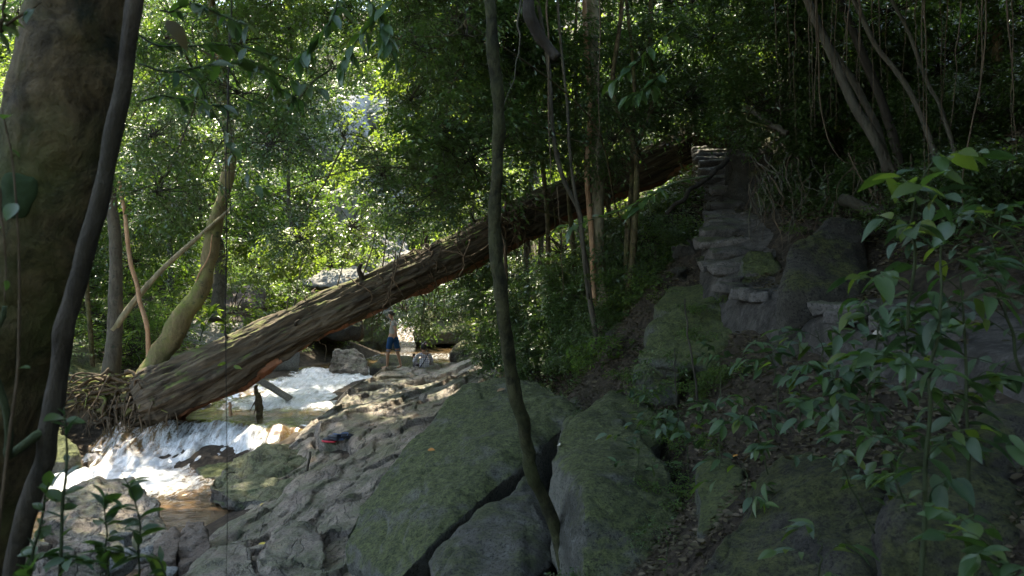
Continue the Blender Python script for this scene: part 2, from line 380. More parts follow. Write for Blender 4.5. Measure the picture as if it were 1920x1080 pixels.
def H0(x, y):
    x = np.atleast_1d(np.asarray(x, float)); y = np.atleast_1d(np.asarray(y, float)); sh = x.shape
    q = np.stack([x.ravel(), y.ravel()], 1); out = np.zeros(len(q))
    for i in range(0, len(q), 20000):
        b = q[i:i + 20000]; r2 = ((b[:, None] - TP[None, :, :2]) ** 2).sum(-1) / 100
        out[i:i + 20000] = _phi(r2) @ _W[:_n] + _W[_n] + b / 10 @ _W[_n + 1:]
    return np.clip(out, -.6, 45).reshape(sh)
def H(x, y):
    x = np.asarray(x, float); y = np.asarray(y, float)
    z = H0(x, y); x = np.broadcast_to(x, z.shape); y = np.broadcast_to(y, z.shape)
    p = np.stack([x * .8, y * .8, np.zeros_like(z)], -1)
    amp = smooth(.6, 3, z) * .12 + .03
    return z + fbm(p, 4, 5) * amp
def h1(x, y): return float(H(x, y).ravel()[0])

xs = np.concatenate([np.arange(-60, -14, 1.0), np.arange(-14, 9, .12), np.arange(9, 60, 1.0)])
ys = np.concatenate([np.arange(-30, 1, 1.0), np.arange(1, 27, .12), np.arange(27, 110, .8)])
X, Y = np.meshgrid(xs, ys)
Z = H(X, Y)
ground = tag(link('ground', grid_mesh('ground', xs, ys, Z, M['ground'])), 'brown forest floor rising on both banks of the stream', kind='structure')

# footpath ribbon over the terrain
PATHC = [(3.4, -3), (3.4, 2), (3.4, 4), (3.3, 6), (3.15, 8), (3.05, 9.6), (3.1, 10.6), (3.48, 12), (4.03, 14), (4.55, 17), (5.12, 20), (5.7, 22.5), (6.4, 26)]
pc = spline([(a, b, 0) for a, b in PATHC], 420)
wd = np.interp(pc[:, 1], [-3, 4, 8, 9.5, 10.6, 13, 20, 26], [.42, .45, .5, .5, .55, .62, .72, .8])
sN = np.linspace(-1.25, 1.25, 31)
tt = np.gradient(pc, axis=0); tt /= np.linalg.norm(tt, axis=1)[:, None]; nn = np.stack([tt[:, 1], -tt[:, 0]], 1)
PX = pc[:, None, 0] + nn[:, None, 0] * sN[None] * wd[:, None]; PY = pc[:, None, 1] + nn[:, None, 1] * sN[None] * wd[:, None]
edge = smooth(.75, 1.2, np.abs(sN))[None]
zc = H0(pc[:, 0], pc[:, 1])[:, None]
hs = H(PX, PY)
PZ = hs * .45 + zc * .55 + .05 + fbm(np.stack([PX * 2.5, PY * 2.5, PX * 0], -1), 4, 9) * .022
PZ = PZ * (1 - edge) + (hs - .1) * edge
v = np.stack([PX, PY, PZ], -1).reshape(-1, 3); nx, ny = 31, 420
i_ = np.arange(ny - 1)[:, None] * nx + np.arange(nx - 1)[None, :]
footpath = tag(link('footpath', mesh_np('footpath', v, np.stack([i_, i_ + 1, i_ + nx + 1, i_ + nx], -1).reshape(-1, 4), M['path'])), 'trodden earth footpath leading to stone steps up the bank', kind='structure')
def path_z(y):
    k = int(np.argmin(np.abs(pc[:, 1] - y))); return pc[k, 0], float(PZ[k, 15]), wd[k], tt[k]

# ------------------------------------------------------------------ rocks
def make_rock_mesh(name, hulls, mat, vox=None, disp=.06, freq=1.6, seed=0, sm=5, ledge=0.0):
    bm = bmesh.new()
    allp = np.concatenate([np.array(h) for h in hulls])
    for h in hulls:
        vs_ = [bm.verts.new(tuple(p)) for p in h]
        r = bmesh.ops.convex_hull(bm, input=vs_)
        kill = [e for e in r['geom_interior'] if isinstance(e, bmesh.types.BMVert)] + [e for e in r['geom_unused'] if isinstance(e, bmesh.types.BMVert)]
        bmesh.ops.delete(bm, geom=list(set(kill)), context='VERTS')
    me = bpy.data.meshes.new('tmp'); bm.to_mesh(me); bm.free()
    o = bpy.data.objects.new('tmp', me); C.objects.link(o)
    size = np.linalg.norm(allp.max(0) - allp.min(0))
    m = o.modifiers.new('r', 'REMESH'); m.mode = 'VOXEL'; m.voxel_size = vox or max(.012, size / 75); m.use_smooth_shade = True
    s = o.modifiers.new('s', 'SMOOTH'); s.factor = .5; s.iterations = sm
    dg = bpy.context.evaluated_depsgraph_get(); ev = o.evaluated_get(dg)
    em = bpy.data.meshes.new_from_object(ev); bpy.data.objects.remove(o); bpy.data.meshes.remove(me)
    n = len(em.vertices); co = np.empty(n * 3); em.vertices.foreach_get('co', co); co = co.reshape(-1, 3)
    nr = np.empty(n * 3); em.vertices.foreach_get('normal', nr); nr = nr.reshape(-1, 3)
    d = fbm(co * freq, 5, seed * 7 + 3, .5) * disp
    rid = 1 - np.abs(vnoise(co * freq * 1.3 + 40, seed + 77)); d -= smooth(.96, 1.0, rid) * disp * .35      # shallow creases
    d += fbm(co * 14, 3, seed + 5) * .009 + (np.abs(fbm(co * 3.2, 4, seed + 9)) - .3) * disp * .4 + (np.abs(fbm(co * .9 + 7, 3, seed + 19)) - .4) * disp * 1.1
    if ledge:
        q = co @ np.array([.25, .35, 1.0]) / ledge; fr = q + fbm(co * .8, 3, seed) * .6; fr = fr - np.floor(fr)
        d -= smooth(.0, .25, fr) * (1 - smooth(.75, 1, fr)) * ledge * .12
    co = co + nr * d[:, None]
    em.vertices.foreach_set('co', co.ravel().astype(np.float32))
    em.polygons.foreach_set('use_smooth', np.ones(len(em.polygons), bool)); em.update()
    em.materials.clear(); em.materials.append(mat); em.name = name
    return em

def ext(front, back=1.0, bottom=.6, shrink=.75, updn=0.0):
    f = np.array([P(*p) for p in front]); c = f.mean(0)
    v = np.array([c[0], c[1], 0]); v /= np.linalg.norm(v)
    b = (f - c) * np.array([shrink, 1, shrink]) + c + v * back; b[:, 2] += updn
    lo = f.copy(); lo[:, 2] = f[:, 2].min() - bottom
    lob = b.copy(); lob[:, 2] = f[:, 2].min() - bottom
    return np.vstack([f, b, lo, lob])

RSEED = [0]
def norm_(v): return v / np.linalg.norm(v, axis=-1, keepdims=True)
def slabh(front, th, shrink=.9):
    f = np.array([P(*p) for p in front]); c = f.mean(0)
    n = np.linalg.svd(f - c)[2][2]; n = n * np.sign(n @ (c - np.array([0, 0, CZ])))
    return np.vstack([f, (f - c) * shrink + c + n * th, (f - c) * .8 + c - n * .07])

def rock(fronts, mat, label, back=1.0, bottom=.5, disp=.06, freq=1.6, vox=None, sm=5, name='boulder', cat='boulder', ledge=0, group=None, shrink=.75, updn=0.0, slab=0):
    RSEED[0] += 1
    hulls = [slabh(f, slab) if slab else ext(f, back, bottom, shrink, updn) for f in fronts]
    me = make_rock_mesh(name, hulls, M[mat], vox, disp, freq, RSEED[0], sm, ledge)
    return tag(link(name, me), label, cat, group)

rock([[(640, 1000, 8.4), (640, 1060, 8.15), (700, 900, 9.2), (765, 840, 9.8), (830, 760, 10.7), (880, 716, 11.3), (940, 703, 11.5), (1005, 712, 11.4), (1030, 728, 11.0), (960, 735, 10.75), (700, 1095, 7.6), (880, 850, 9.2), (985, 732, 10.6), (1060, 738, 10.5), (1090, 772, 10.1), (1065, 800, 9.9), (1000, 860, 8.9), (890, 945, 7.9), (800, 1030, 7.2), (740, 1095, 7.0)]],
     'boulder', 'longest leaning moss-green slab boulder at the foot of the bedrock', disp=.06, freq=1.2, vox=.032, slab=.75, sm=4)
rock([[(800, 1052, 7.1), (812, 1030, 7.2), (915, 952, 7.8), (985, 892, 8.5), (1005, 912, 8.3), (1030, 975, 7.6), (1042, 1050, 7.0), (980, 1110, 6.4), (812, 1110, 6.5)]],
     'boulder_bare', 'grey low boulder wedged beneath the long mossy slab, left of the cracked block', disp=.05, vox=.03, slab=.7, sm=3)
rock([[(1030, 862, 7.7), (1045, 822, 8.3), (1085, 788, 8.9), (1170, 792, 8.5), (1250, 870, 7.0), (1295, 960, 6.3), (1305, 1110, 5.7), (1085, 1110, 5.7), (1075, 1000, 6.2), (1050, 945, 6.9), (1095, 905, 6.45), (1095, 960, 6.05)]],
     'boulder', 'huge square-edged mossy block behind the foot of the thin trunk', back=1.2, bottom=.3, disp=.05, vox=.03, sm=3)
rock([[(1085, 775, 9.4), (1140, 742, 10), (1215, 752, 9.7), (1260, 800, 8.6), (1210, 850, 7.8), (1110, 800, 8.8)]], 'boulder', 'flat grey rock with leaf litter on top, behind the huge mossy block', back=.8, disp=.05)
rock([[(1290, 1095, 4.0), (1325, 1030, 4.15), (1400, 940, 4.5), (1470, 885, 4.8), (1560, 872, 4.7), (1625, 910, 4.3), (1680, 1010, 3.9), (1640, 1095, 3.6)]],
     'boulder_dark', 'dark moss-streaked boulder below the litter, beside the broad-leaved saplings', back=.8, bottom=.3, disp=.06, vox=.025, updn=-.1)
rock([[(1298, 900, 5.9), (1330, 868, 6.1), (1390, 880, 5.9), (1400, 930, 5.5), (1360, 1000, 5.2), (1310, 1000, 5.3)]], 'mossy', 'small yellow-green rock squeezed between the mossy block and the dark boulder', back=.6, disp=.05)
rock([[(1192, 668, 9.3), (1225, 622, 9.8), (1270, 582, 10.3), (1335, 556, 10.2), (1385, 600, 9.5), (1395, 655, 9.0), (1330, 690, 8.8), (1250, 684, 9.0)]], 'mossy', 'broad bright-mossed boulder topped by herbs below the footpath', back=.7, disp=.07, bottom=.02, vox=.028)
rock([[(1192, 690, 9.3), (1205, 718, 9.1), (1270, 715, 8.9), (1280, 690, 9.0)]], 'mossy', 'low mossy stone underneath the broad bright-mossed boulder', back=.5, disp=.09, bottom=.25, sm=14, freq=2.5)
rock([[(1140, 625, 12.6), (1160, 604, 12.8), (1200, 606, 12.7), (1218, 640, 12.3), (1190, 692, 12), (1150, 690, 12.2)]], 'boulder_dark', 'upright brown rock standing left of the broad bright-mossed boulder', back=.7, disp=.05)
rock([[(903, 645, 18), (925, 612, 18.5), (1000, 618, 18.5), (1015, 680, 17.8), (960, 706, 17.4), (905, 700, 17.6)]], 'mossy', 'pale green blocky boulder at the stream edge under hanging shrubs', back=1.4, disp=.09, bottom=.4)
rock([[(970, 690, 16.8), (990, 672, 17.2), (1050, 672, 17.2), (1065, 715, 16.3), (1000, 715, 16.3)]], 'boulder_dark', 'dark low rock in front of the pale green blocky boulder', back=1, disp=.08)
rock([[(1020, 690, 15.5), (1050, 655, 16), (1110, 650, 16), (1130, 700, 15), (1060, 730, 14.6)]], 'boulder', 'rounded green rock under ferns, right of the dark low rock', back=1, disp=.08)
rock([[(1180, 735, 10.3), (1235, 695, 11), (1275, 686, 11), (1310, 712, 10.6), (1312, 765, 9.8), (1230, 790, 9.3)]], 'boulder_bare', 'bare dark grey pointed slab beneath the broad bright-mossed boulder', back=.7, disp=.04)
rock([[(1050, 770, 11.5), (1090, 735, 12.2), (1160, 735, 12), (1200, 760, 11), (1120, 790, 10.6)]], 'boulder_bare', 'narrow grey slab lying behind the top of the long mossy slab', back=.8, disp=.05)
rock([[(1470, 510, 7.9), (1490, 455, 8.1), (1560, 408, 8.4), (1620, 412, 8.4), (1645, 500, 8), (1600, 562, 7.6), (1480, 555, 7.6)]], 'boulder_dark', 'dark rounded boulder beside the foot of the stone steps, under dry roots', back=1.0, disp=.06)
rock([[(1388, 485, 10.3), (1405, 470, 10.4), (1445, 472, 10.4), (1462, 500, 10), (1455, 535, 9.9), (1395, 532, 9.9)]], 'mossy', 'small mossy stone right of the lowest stone step', back=.5, disp=.05)
rock([[(1360, 262, 14.6), (1378, 236, 14.8), (1500, 232, 14), (1560, 300, 13.5), (1540, 420, 12.8), (1470, 405, 12.8), (1420, 378, 13.3), (1390, 330, 14.0)]], 'boulder_dark', 'massive dark boulder overhanging the stone steps, end of the fallen trunk on it', back=2.5, bottom=.0, disp=.12, updn=.4)
rock([[(1385, 715, 8.1), (1398, 696, 8.2), (1430, 700, 8.1), (1442, 725, 7.8), (1425, 752, 7.6), (1388, 748, 7.7)]], 'boulder_dark', 'brown fist-shaped rock among seedlings below the footpath', back=.4, disp=.04)
rock([[(1225, 575, 10.8), (1260, 545, 11.2), (1345, 530, 11), (1355, 565, 10.4), (1290, 592, 10.2)]], 'mossy', 'mossy ledge stone at the left edge of the footpath', back=.5, disp=.05)
rock([[(1390, 600, 9.9), (1420, 578, 10), (1465, 595, 9.2), (1470, 655, 8.8), (1405, 680, 9.3)]], 'boulder_dark', 'dark earthy rock face holding up the footpath', back=.5, disp=.06)
rock([[(1440, 640, 7.6), (1500, 600, 7.9), (1560, 620, 7.4), (1560, 690, 7), (1470, 700, 7.2)]], 'boulder_dark', 'undercut brown rock below the flat stretch of footpath', back=.35, disp=.06, updn=-.1)
# bottom right boulders in deep shade
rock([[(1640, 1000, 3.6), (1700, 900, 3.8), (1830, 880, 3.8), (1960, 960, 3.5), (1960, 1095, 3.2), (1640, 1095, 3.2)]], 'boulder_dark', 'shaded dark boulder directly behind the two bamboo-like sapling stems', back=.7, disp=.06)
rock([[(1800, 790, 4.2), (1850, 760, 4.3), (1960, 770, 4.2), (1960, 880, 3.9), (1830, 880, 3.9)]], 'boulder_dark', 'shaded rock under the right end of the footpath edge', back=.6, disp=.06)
# stream rocks and left bank
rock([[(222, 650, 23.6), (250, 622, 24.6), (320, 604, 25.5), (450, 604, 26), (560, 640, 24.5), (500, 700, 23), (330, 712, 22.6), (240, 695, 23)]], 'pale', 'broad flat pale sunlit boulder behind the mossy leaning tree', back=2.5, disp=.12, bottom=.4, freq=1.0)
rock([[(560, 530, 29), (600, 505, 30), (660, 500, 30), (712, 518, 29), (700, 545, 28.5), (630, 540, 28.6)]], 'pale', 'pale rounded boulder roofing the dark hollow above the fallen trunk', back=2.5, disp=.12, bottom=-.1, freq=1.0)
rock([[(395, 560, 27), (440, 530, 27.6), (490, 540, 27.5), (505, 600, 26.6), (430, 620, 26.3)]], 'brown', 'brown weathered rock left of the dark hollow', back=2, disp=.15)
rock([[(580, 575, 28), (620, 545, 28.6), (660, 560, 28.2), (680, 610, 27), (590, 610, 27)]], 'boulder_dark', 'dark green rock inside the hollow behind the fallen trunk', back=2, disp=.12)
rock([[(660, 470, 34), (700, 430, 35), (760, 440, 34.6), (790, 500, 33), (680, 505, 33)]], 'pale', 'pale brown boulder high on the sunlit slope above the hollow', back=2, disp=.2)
rock([[(70, 660, 17.5), (100, 622, 18.6), (150, 640, 18.5), (210, 700, 17.8), (214, 735, 17), (80, 735, 16.8)]], 'boulder', 'sloping striped rock with yellow moss, left of the root mass', back=1.5, disp=.1, ledge=.3)
rock([[(5, 885, 12.6), (25, 862, 12.9), (75, 868, 12.8), (95, 895, 12.4), (80, 915, 12.2), (10, 915, 12.1)]], 'pale', 'small white-flecked stone in the pool at the far bank', back=.7, disp=.06)
rock([[(35, 830, 15), (60, 800, 15.4), (120, 808, 15.3), (150, 850, 14.7), (120, 868, 14.4), (40, 862, 14.5)]], 'mossy', 'green-topped stone under the dangling roots', back=.8, disp=.07)
rock([[(85, 975, 10.4), (110, 945, 10.8), (170, 920, 11.2), (250, 914, 11.4), (300, 935, 11.1), (322, 985, 10.4), (290, 1035, 9.7), (120, 1035, 9.6)]], 'bedrock', 'layered grey boulder with a mossy shoulder in front of the white pool', back=.9, disp=.09, ledge=.22, vox=.022)
rock([[(322, 1015, 9.5), (340, 992, 9.75), (382, 990, 9.8), (398, 1020, 9.4), (388, 1055, 9.1), (342, 1062, 9.0)]], 'brown', 'brown cube-shaped stone standing in the orange trickle', back=.42, disp=.035, freq=4, sm=2, bottom=.15)
rock([[(283, 1030, 9.3), (325, 1000, 9.6), (340, 1010, 9.5), (330, 1050, 9.0), (290, 1060, 8.9)]], 'brown', 'wedge of brown stone leaning on the cube-shaped stone', back=.35, disp=.03, freq=4, sm=2)
rock([[(535, 925, 11.9), (545, 905, 12.1), (575, 905, 12.1), (588, 925, 11.8), (575, 940, 11.6), (540, 940, 11.6)]], 'brown', 'little orange-brown stone at the foot of the dark stick', back=.25, disp=.03, freq=4, sm=2)
rock([[(385, 905, 12.6), (430, 862, 13.5), (520, 838, 14.2), (610, 826, 14.6), (715, 838, 14.3), (760, 850, 14), (710, 890, 12.9), (640, 930, 12), (540, 938, 11.8), (430, 935, 11.9)]], 'mossbed', 'green mossy hump of bedrock with a pair of shoes on top', back=.8, disp=.1, ledge=.35, vox=.035, bottom=.3)
rock([[(465, 1085, 8), (495, 1030, 8.6), (550, 1005, 9), (612, 1030, 8.6), (625, 1085, 8)]], 'bedrock', 'cracked grey rock lump at the near end of the bedrock', back=.8, disp=.07, ledge=.2, vox=.022)
rock([[(340, 1095, 7.9), (380, 1062, 8.3), (470, 1050, 8.4), (500, 1095, 7.8)]], 'bedrock', 'low flat grey rock at the near edge of the orange trickle', back=.6, disp=.05)
rock([[(612, 690, 23.5), (620, 655, 24), (665, 652, 24.2), (690, 675, 23.8), (690, 700, 23.2)]], 'bedrock', 'brown rock block beside the sunlit rapids upstream of the standing person', back=1, disp=.08, ledge=.25)
rock([[(690, 690, 23.2), (720, 668, 23.8), (800, 672, 23.8), (840, 690, 23.3), (800, 705, 23)]], 'boulder_dark', 'low dark rock in the water just behind the standing person', back=.6, disp=.06)
rock([[(370, 880, 14.6), (400, 868, 14.8), (440, 862, 15), (470, 872, 14.6), (450, 896, 14.1), (380, 894, 14.2)]], 'mossy', 'wet mossy rock splitting the foot of the little waterfall', back=.4, disp=.05)
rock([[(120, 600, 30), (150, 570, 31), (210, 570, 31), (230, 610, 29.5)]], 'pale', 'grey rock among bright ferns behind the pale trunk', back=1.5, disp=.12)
rock([[(780, 600, 34), (800, 575, 35), (860, 580, 35), (880, 620, 33.5), (790, 625, 33)]], 'boulder', 'upstream rock between two small rapids beyond the seated person', back=2, disp=.12)
rock([[(640, 640, 33), (650, 600, 34), (720, 590, 34), (745, 640, 32.5)]], 'boulder', 'wide grey upstream boulder behind the standing person', back=2, disp=.15)
rock([[(845, 660, 27), (860, 640, 27.5), (905, 640, 27), (920, 680, 25.5), (860, 685, 25.5)]], 'boulder_dark', 'dark bank rock beneath the overhanging shrubs past the seated person', back=1.5, disp=.12)
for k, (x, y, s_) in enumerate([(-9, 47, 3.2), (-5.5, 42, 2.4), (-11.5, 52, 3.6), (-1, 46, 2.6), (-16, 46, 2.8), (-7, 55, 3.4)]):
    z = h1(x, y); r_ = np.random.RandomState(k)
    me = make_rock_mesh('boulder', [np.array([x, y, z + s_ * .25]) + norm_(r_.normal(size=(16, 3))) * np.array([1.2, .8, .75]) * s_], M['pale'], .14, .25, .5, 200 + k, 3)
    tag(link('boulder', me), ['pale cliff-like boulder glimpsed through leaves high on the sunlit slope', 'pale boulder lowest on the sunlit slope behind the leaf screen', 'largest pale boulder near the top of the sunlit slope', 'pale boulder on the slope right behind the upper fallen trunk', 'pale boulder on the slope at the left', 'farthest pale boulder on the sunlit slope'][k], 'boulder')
# pebbly rocks bottom left
rg = random.Random(4)
for k, (px, py, d, s, col) in enumerate([(210, 1060, 8.7, .28, 'pale'), (260, 1040, 9.1, .2, 'pale'), (150, 1075, 8.3, .3, 'bedrock'), (90, 1060, 8.4, .32, 'bedrock'), (280, 1078, 8.5, .17, 'brown'), (40, 1040, 9, .35, 'bedrock'), (225, 1010, 9.5, .16, 'pale'), (320, 1075, 8.5, .12, 'pale'), (-10, 1000, 10, .4, 'bedrock')]):
    c = P(px, py, d); me = make_rock_mesh('stone', [np.array([c + np.array([rg.uniform(-1, 1), rg.uniform(-1, 1), rg.uniform(-.7, .7)]) * s for _ in range(12)])], M[col], None, s * .12, 1.2 / s, 50 + k, 3)
    tag(link('stone', me), 'one of the small loose grey stones heaped in front of the layered boulder', 'stone', 'loose stones by the near pool edge')
# rubble left of the steps
for k in range(12):
    px = rg.uniform(1262, 1345); py = rg.uniform(425, 520); d = np.interp(py, [425, 520], [13, 10.8]); s = rg.uniform(.1, .2)
    c = P(px, py, d); c[2] = h1(c[0], c[1]) + s * .4
    me = make_rock_mesh('stone', [np.array([c + np.array([rg.uniform(-1, 1), rg.uniform(-1, 1), rg.uniform(-.7, .7)]) * s for _ in range(10)])], M['boulder_dark'], None, s * .1, 1.2 / s, 80 + k, 1)
    tag(link('stone', me), 'one of the brown rubble stones heaped left of the stone steps', 'stone', 'rubble beside the stone steps')

# stone steps: every tread is one or two rough stones
ystep = np.linspace(10.6, 20.8, 25)
for k, y in enumerate(ystep):
    x0, z0, w, t_ = path_z(y); z1 = path_z(y + .38)[1]
    cuts = [-1 + rg.uniform(-.12, .15)] + ([rg.uniform(-.5, .5)] if rg.random() < .45 else []) + [1 + rg.uniform(-.15, .12)]; sk = rg.uniform(-.06, .06)
    for a, b_ in zip(cuts[:-1], cuts[1:]):
        a += .02; b_ -= .02
        h_ = rg.uniform(-.03, .02); f_ = rg.uniform(-.05, .05); pts = []
        for u in np.linspace(a, b_, 6):
            e = rg.uniform(-.04, .04); arch = .03 * (1 - u * u)
            for dy, dz in ((.05, -.1), (.0, .0), (.03, .03), (.30, .045), (.34, -.1)):
                pts.append([x0 + u * w * .95 + rg.uniform(-.02, .02), y + dy + f_ + e + sk * u * 2, z0 + dz + h_ + arch + (z1 - z0) * dy * .8 + rg.uniform(-.006, .006)])
        me = make_rock_mesh('step_stone', [np.array(pts)], M['stair'], .02, .022, 6, 120 + k * 3, 0)
        link('step_stone', me, footpath)

for k in range(34):                        # worn stones sunk in the trodden path
    y = rg.uniform(5.2, 10.5) if k % 3 else rg.uniform(8.8, 10.6); x0, z0, w, t_ = path_z(y); s = rg.uniform(.08, .24); x = x0 + rg.uniform(-1, .9) * w
    ang_ = rg.uniform(0, 3); pts = [[x + s * math.cos(q + ang_) * rg.uniform(.7, 1.2), y + s * .8 * math.sin(q + ang_) * rg.uniform(.7, 1.2), z0 + zz] for q in np.linspace(0, 6.28, 8)[:-1] for zz in (-.12, -.015 + rg.uniform(0, .03))]
    me = make_rock_mesh('path_stone', [np.array(pts)], M['stair'], max(.014, s * .1), .015, 6, 320 + k, 1); link('path_stone', me, footpath)

# ------------------------------------------------------------------ fractured bedrock shelf
bx = np.arange(-6.2, 1.3, .033); by = np.arange(6.6, 24.6, .04)
BX, BY = np.meshgrid(bx, by)
ang = rad(28); U = BX * math.cos(ang) - BY * math.sin(ang); V = BX * math.sin(ang) + BY * math.cos(ang)
pw = np.stack([BX * .9, BY * .9, BX * 0], -1); wx = fbm(pw, 3, 31) * .35; wy = fbm(pw, 3, 32) * .35
def layer(s, st, seed, a, til, cr, cw):
    f1, f2, r1, r2, r3, dx, dy = worley2((U + wx) / s, (V + wy) / (s * st), seed)
    return (r1 - .5) * a + ((r2 - .5) * dx + (r3 - .5) * dy) * til - cr * np.exp(-((f2 - f1) / cw) ** 2)
D = layer(2.2, 2.6, 3, .24, .18, .08, .03) + layer(.62, 2.6, 4, .05, .07, .04, .03) * (.3 + .7 * smooth(-.2, .4, vnoise(np.stack([BX * .7, BY * .7, BX * 0], -1), 91)))
D += fbm(np.stack([BX * 2, BY * 2, BX * 0], -1), 6, 12, .55) * .05 + fbm(np.stack([BX * 11, BY * 9, BX * 0], -1), 2, 13) * .008
st_ = (U + wx * 1.6 + .12 * fbm(pw * 2.2, 3, 93)) * 1.15 + (BX * .1); fr_ = st_ - np.floor(st_); D += (fr_ * .11 - smooth(.93, 1, fr_) * .12) * (.4 + .6 * (vnoise(np.stack([U * .8, V * .8, U * 0], -1), 44) > -.2))
D += (1 - np.abs(fbm(np.stack([(U + wx) * 7, (V + wy) * 1.6, U * 0], -1), 3, 46))) * .022
base = H0(BX, BY)
mask = smooth(-5.3, -4.3, BX - np.interp(BY, [7, 10, 13, 15, 18, 21, 24], [1.0, .7, .3, .5, .6, .9, 1.2])) * (1 - smooth(-.9, .6, BX - np.interp(BY, [7, 12, 16, 22, 24], [-.6, -.3, .2, .2, .0])))
mask *= smooth(6.8, 7.6, BY) * (1 - smooth(23.3, 24.4, BY))
BZ = base + .12 + D * (.35 + .65 * mask) - (1 - mask) * .45
bedrock = tag(link('bedrock', grid_mesh('bedrock', bx, by, BZ, M['bedrock'])), 'fractured grey brown bedrock shelf sloping along the stream', kind='structure')
def bed_z(x, y):
    i = int(round((y - 6.6) / .04)); j = int(round((x + 6.2) / .033)); return float(BZ[i, j])

# ------------------------------------------------------------------ stream
def WZ(x, y):
    yy = y + .18 * (x + 6) + .25 * np.sin(x * 2.3)
    z = smooth(14.7, 16.3, yy) * .64 + smooth(17.6, 19, y) * .05 + smooth(19.5, 24.5, y) * .22 + smooth(33, 42, y) * .9
    return z
wx_ = np.concatenate([np.arange(-34, -12, .8), np.arange(-12, -1, .05), np.arange(-1, 6, .4)]); wy_ = np.concatenate([np.arange(2, 9, .3), np.arange(9, 12, .1), np.arange(12, 26, .05), np.arange(26, 48, .25)])
WX, WY = np.meshgrid(wx_, wy_)
wz = WZ(WX, WY)
yy = WY + .18 * (WX + 6) + .25 * np.sin(WX * 2.3)
casc = smooth(14.5, 15.1, yy) * (1 - smooth(16.0, 16.6, yy)); rap = smooth(17.7, 18.5, WY) * (1 - smooth(24, 25.5, WY))
pool = np.exp(-(((WX + 7.3) / 1.7) ** 2 + ((WY - 13.9) / 1.15) ** 2)) * 1.6
pl = np.stack([WX * 3.5, WY * 1.6, WX * 0], -1)
tur = fbm(pl, 5, 61); tur2 = fbm(np.stack([WX * 9, WY * 5, WX * 0], -1), 4, 63)
wz = wz + casc * (tur * .10 + tur2 * .04) + rap * (tur * .07 + tur2 * .02) + np.clip(pool, 0, 1) * (tur2 * .05 + .05) + tur * .006
foam = casc * (.16 + .5 * smooth(-7.6, -6.2, WX) * (1 - smooth(-5.2, -4.5, WX))) + rap * .8 * smooth(-6.9, -6.1, WX) + pool * .85
foam += smooth(33, 35, WY) * .35 + smooth(27, 28, WY) * (1 - smooth(30, 31, WY)) * .3
foam = np.clip(foam, 0, 1.1)
wm = grid_mesh('stream', wx_, wy_, wz, M['water'])
at = wm.attributes.new('foam', 'FLOAT', 'POINT'); at.data.foreach_set('value', foam.ravel().astype(np.float32))
stream = tag(link('stream', wm), 'shallow brown stream tumbling white over a little rock fall', kind='structure')

# ------------------------------------------------------------------ the fallen trunk
log_pts = [P(265, 762, 16.6), P(350, 722, 16.9), P(520, 640, 17.4), P(700, 552, 18), P(860, 475, 18.4), P(1000, 410, 18.8), P(1150, 345, 19), P(1300, 285, 18.6), P(1385, 252, 17.6), P(1450, 225, 16.4)]
fallen = empty('fallen_tree', P(330, 760, 16.8), 'huge fallen tree trunk leaning diagonally across the stream up to the bank', 'fallen tree')
INV = Matrix.Translation(-fallen.location)
def child_world(name, me, par): 
    o = link(name, me, par); o.matrix_parent_inverse = Matrix.Translation(par.location).inverted(); return o
nL, nS = 560, 180
cl = spline(log_pts, nL); s = np.linspace(0, 1, nL)
cl[:, 2] += .06 * vnoise(np.stack([s * 7, s * 0, s * 0], 1), 2); tl = np.gradient(cl, axis=0); seglen = np.linalg.norm(tl, axis=1); tl /= seglen[:, None]
arc = np.concatenate([[0], np.cumsum(np.linalg.norm(np.diff(cl, axis=0), axis=1))])
ul = np.cross(tl, [0, 0, 1]); ul /= np.linalg.norm(ul, axis=1)[:, None]; wl = np.cross(ul, tl)
rl = np.interp(s, [0, .03, .08, .3, .6, .8, 1], [.5, .64, .66, .52, .48, .46, .42])
al = np.linspace(0, 2 * math.pi, nS, endpoint=False)
A, S_ = np.meshgrid(al, arc)
groove = fbm(np.stack([np.cos(A) * 5, np.sin(A) * 5, S_ * 1.1], -1), 5, 71, .6) * .06 - smooth(.45, .8, fbm(np.stack([np.cos(A) * 1.6, np.sin(A) * 1.6, S_ * 1.3], -1), 3, 171)) * .07
gr2 = 1 - np.abs(vnoise(np.stack([np.cos(A) * 9, np.sin(A) * 9, S_ * .9 + fbm(np.stack([A, S_, A], -1), 2, 4)], -1), 73)); groove -= smooth(.8, 1, gr2) * .022
plates = vnoise(np.stack([np.cos(A) * 3, np.sin(A) * 3, S_ * 1.2], -1), 75); groove += np.round(plates * 3) / 3 * .018
groove += (1 - np.abs(fbm(np.stack([np.cos(A) * 16, np.sin(A) * 16, S_ * 2.2], -1), 4, 78))) * .015
groove += fbm(np.stack([np.cos(A) * .8, np.sin(A) * .8, S_ * .35], -1), 2, 79) * .09
